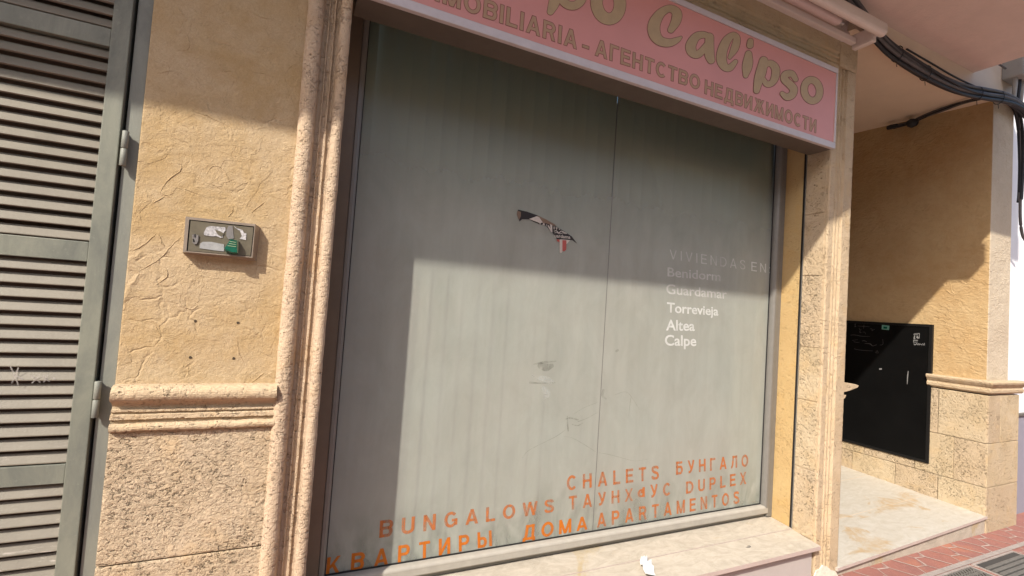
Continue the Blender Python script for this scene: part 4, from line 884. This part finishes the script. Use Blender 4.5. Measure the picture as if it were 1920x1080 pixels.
# paper scrap on the sill
mb = MB(); y_s = .01
zs = lambda p: Vector((p.x, p.y, .2283 + .116 * (p.y + 0) + .012))
poly = [(1201, 1066), (1199.5, 1063), (1202, 1058), (1201.5, 1056), (1205, 1055.5), (1208, 1056.5), (1209.5, 1053), (1211, 1053.5), (1213, 1057), (1215.5, 1062), (1217.5, 1064.5), (1220.5, 1061.5), (1222, 1063), (1222.5, 1068), (1225, 1073), (1226.5, 1079), (1229, 1085), (1213, 1086), (1210, 1080), (1206, 1076), (1204, 1070)]
ps = []
for i, (x, y) in enumerate(poly):
    q = P(x, y, 2, .232); ps.append(Vector((q.x, q.y, .226 + .116 * (q.y + .034) + (.010 + .008 * (i % 3)))))
c = sum(ps, Vector()) / len(ps) + Vector((0, 0, .008))
for i in range(len(ps)):
    j = (i + 1) % len(ps); mb.face([ps[i], ps[j], c], 'paper'); mb.face([ps[j] - Vector((0, 0, .0015)), ps[i] - Vector((0, 0, .0015)), c - Vector((0, 0, .0015))], 'paper')
    mb.face([ps[i], ps[j], ps[j] - Vector((0, 0, .0015)), ps[i] - Vector((0, 0, .0015))], 'paper')
tag(mb.build('paper_scrap', base=c), 'crumpled white paper scrap lying on the marble window sill', 'paper scrap')
mb = MB(); q = P(1403, 949 + 78, 2, .23); 
ps = [q + Vector((.02 * math.cos(a), .008 * math.sin(a), .006 + .002 * math.sin(2 * a))) for a in [i * .785 for i in range(8)]]; mb.prism(ps, (0, 0, -.003), 'iron')
tag(mb.build('dry_leaf', base=q), 'small dark dry leaf near the front edge of the sill', 'leaf')

# utility covers in the pavement
def cover(px0, px1, name, label, lines):
    a, b = P(*px0, 2, 0.0), P(*px1, 2, 0.0)
    x0, x1 = a.x, b.x; y1 = YJ - .022; y0 = y1 - .42
    t = thing(name, label, 'utility cover', ((x0 + x1) / 2, (y0 + y1) / 2, 0), 'iron covers in the red paving')
    mb = MB()
    for (u0, u1, w0, w1) in ((x0, x1, y1 - .014, y1), (x0, x1, y0, y0 + .014), (x0, x0 + .014, y0 + .0145, y1 - .0145), (x1 - .014, x1, y0 + .0145, y1 - .0145)): mb.box(u0, u1, w0, w1, -.02, .006, 'concrete')
    mb.build('rim', t)
    mb = MB(); mb.box(x0 + .018, x1 - .018, y0 + .018, y1 - .018, -.02, .0055, 'slot' if lines else 'iron')
    if lines:
        n = int((y1 - y0 - .06) / .034)
        for i in range(n): y = y0 + .032 + i * .034; mb.box(x0 + .02, x1 - .02, y, y + .023, .0057, .012, 'iron', .002)
    else:
        x = x0 + .035
        while x < x1 - .05:
            y = y0 + .035; r = 0
            while y < y1 - .05:
                s_ = 1 if r % 2 else -1; c0 = Vector((x + .012, y + .012)); d = Vector((.011, .011 * s_)); n_ = Vector((-d.y, d.x)) * .3
                mb.prism([(*(c0 + d + n_), .011), (*(c0 + d - n_), .011), (*(c0 - d - n_), .011), (*(c0 - d + n_), .011)], (0, 0, -.0052), 'iron'); y += .03; r += 1
            x += .03
    mb.build('lid', t)
cover((1737, 1082), (1818, 1062), 'utility_cover', 'dark iron cover with a worn tread pattern, nearer the step', False)
cover((1823, 1060), (1908, 1038), 'utility_cover', 'grey ribbed iron cover with parallel bars, further right', True)

# neighbouring building beyond the pier
nb = thing('neighbour_building', 'white rendered neighbouring facade with lilac grey base beyond the cream pier', 'building', (7.5, .4, 0))
zd = P(1914, 778, 1, .12).z
mb = MB(); mb.box(5.40, 14, .12, 3, zd + .02, 3.9, 'white_wall'); mb.build('wall', nb)
mb = MB(); mb.box(5.40, 14, .105, 3, -.02, zd - .0, 'lilac'); mb.build('base_course', nb)
mb = MB(); mb.box(5.40, 14, .09, 3, zd + .0005, zd + .0195, 'iron'); mb.build('trim_line', nb)
ob = thing('opposite_building', 'pale rendered terrace across the road, out of view, added to block low sky light from the window', 'building', (0, -9.6, 0))  # unseen terrace, added and sized to cut low sky light
mb = MB(); mb.box(-30, 34, -12, -9.6, -.12, 6.8, 'stucco'); mb.build('wall', ob)
mb = MB(); mb.box(-30.1, 34.1, -12.1, -9.5, 6.801, 7.0, 'stone'); mb.build('eaves', ob)

print('objects', len(bpy.data.objects))
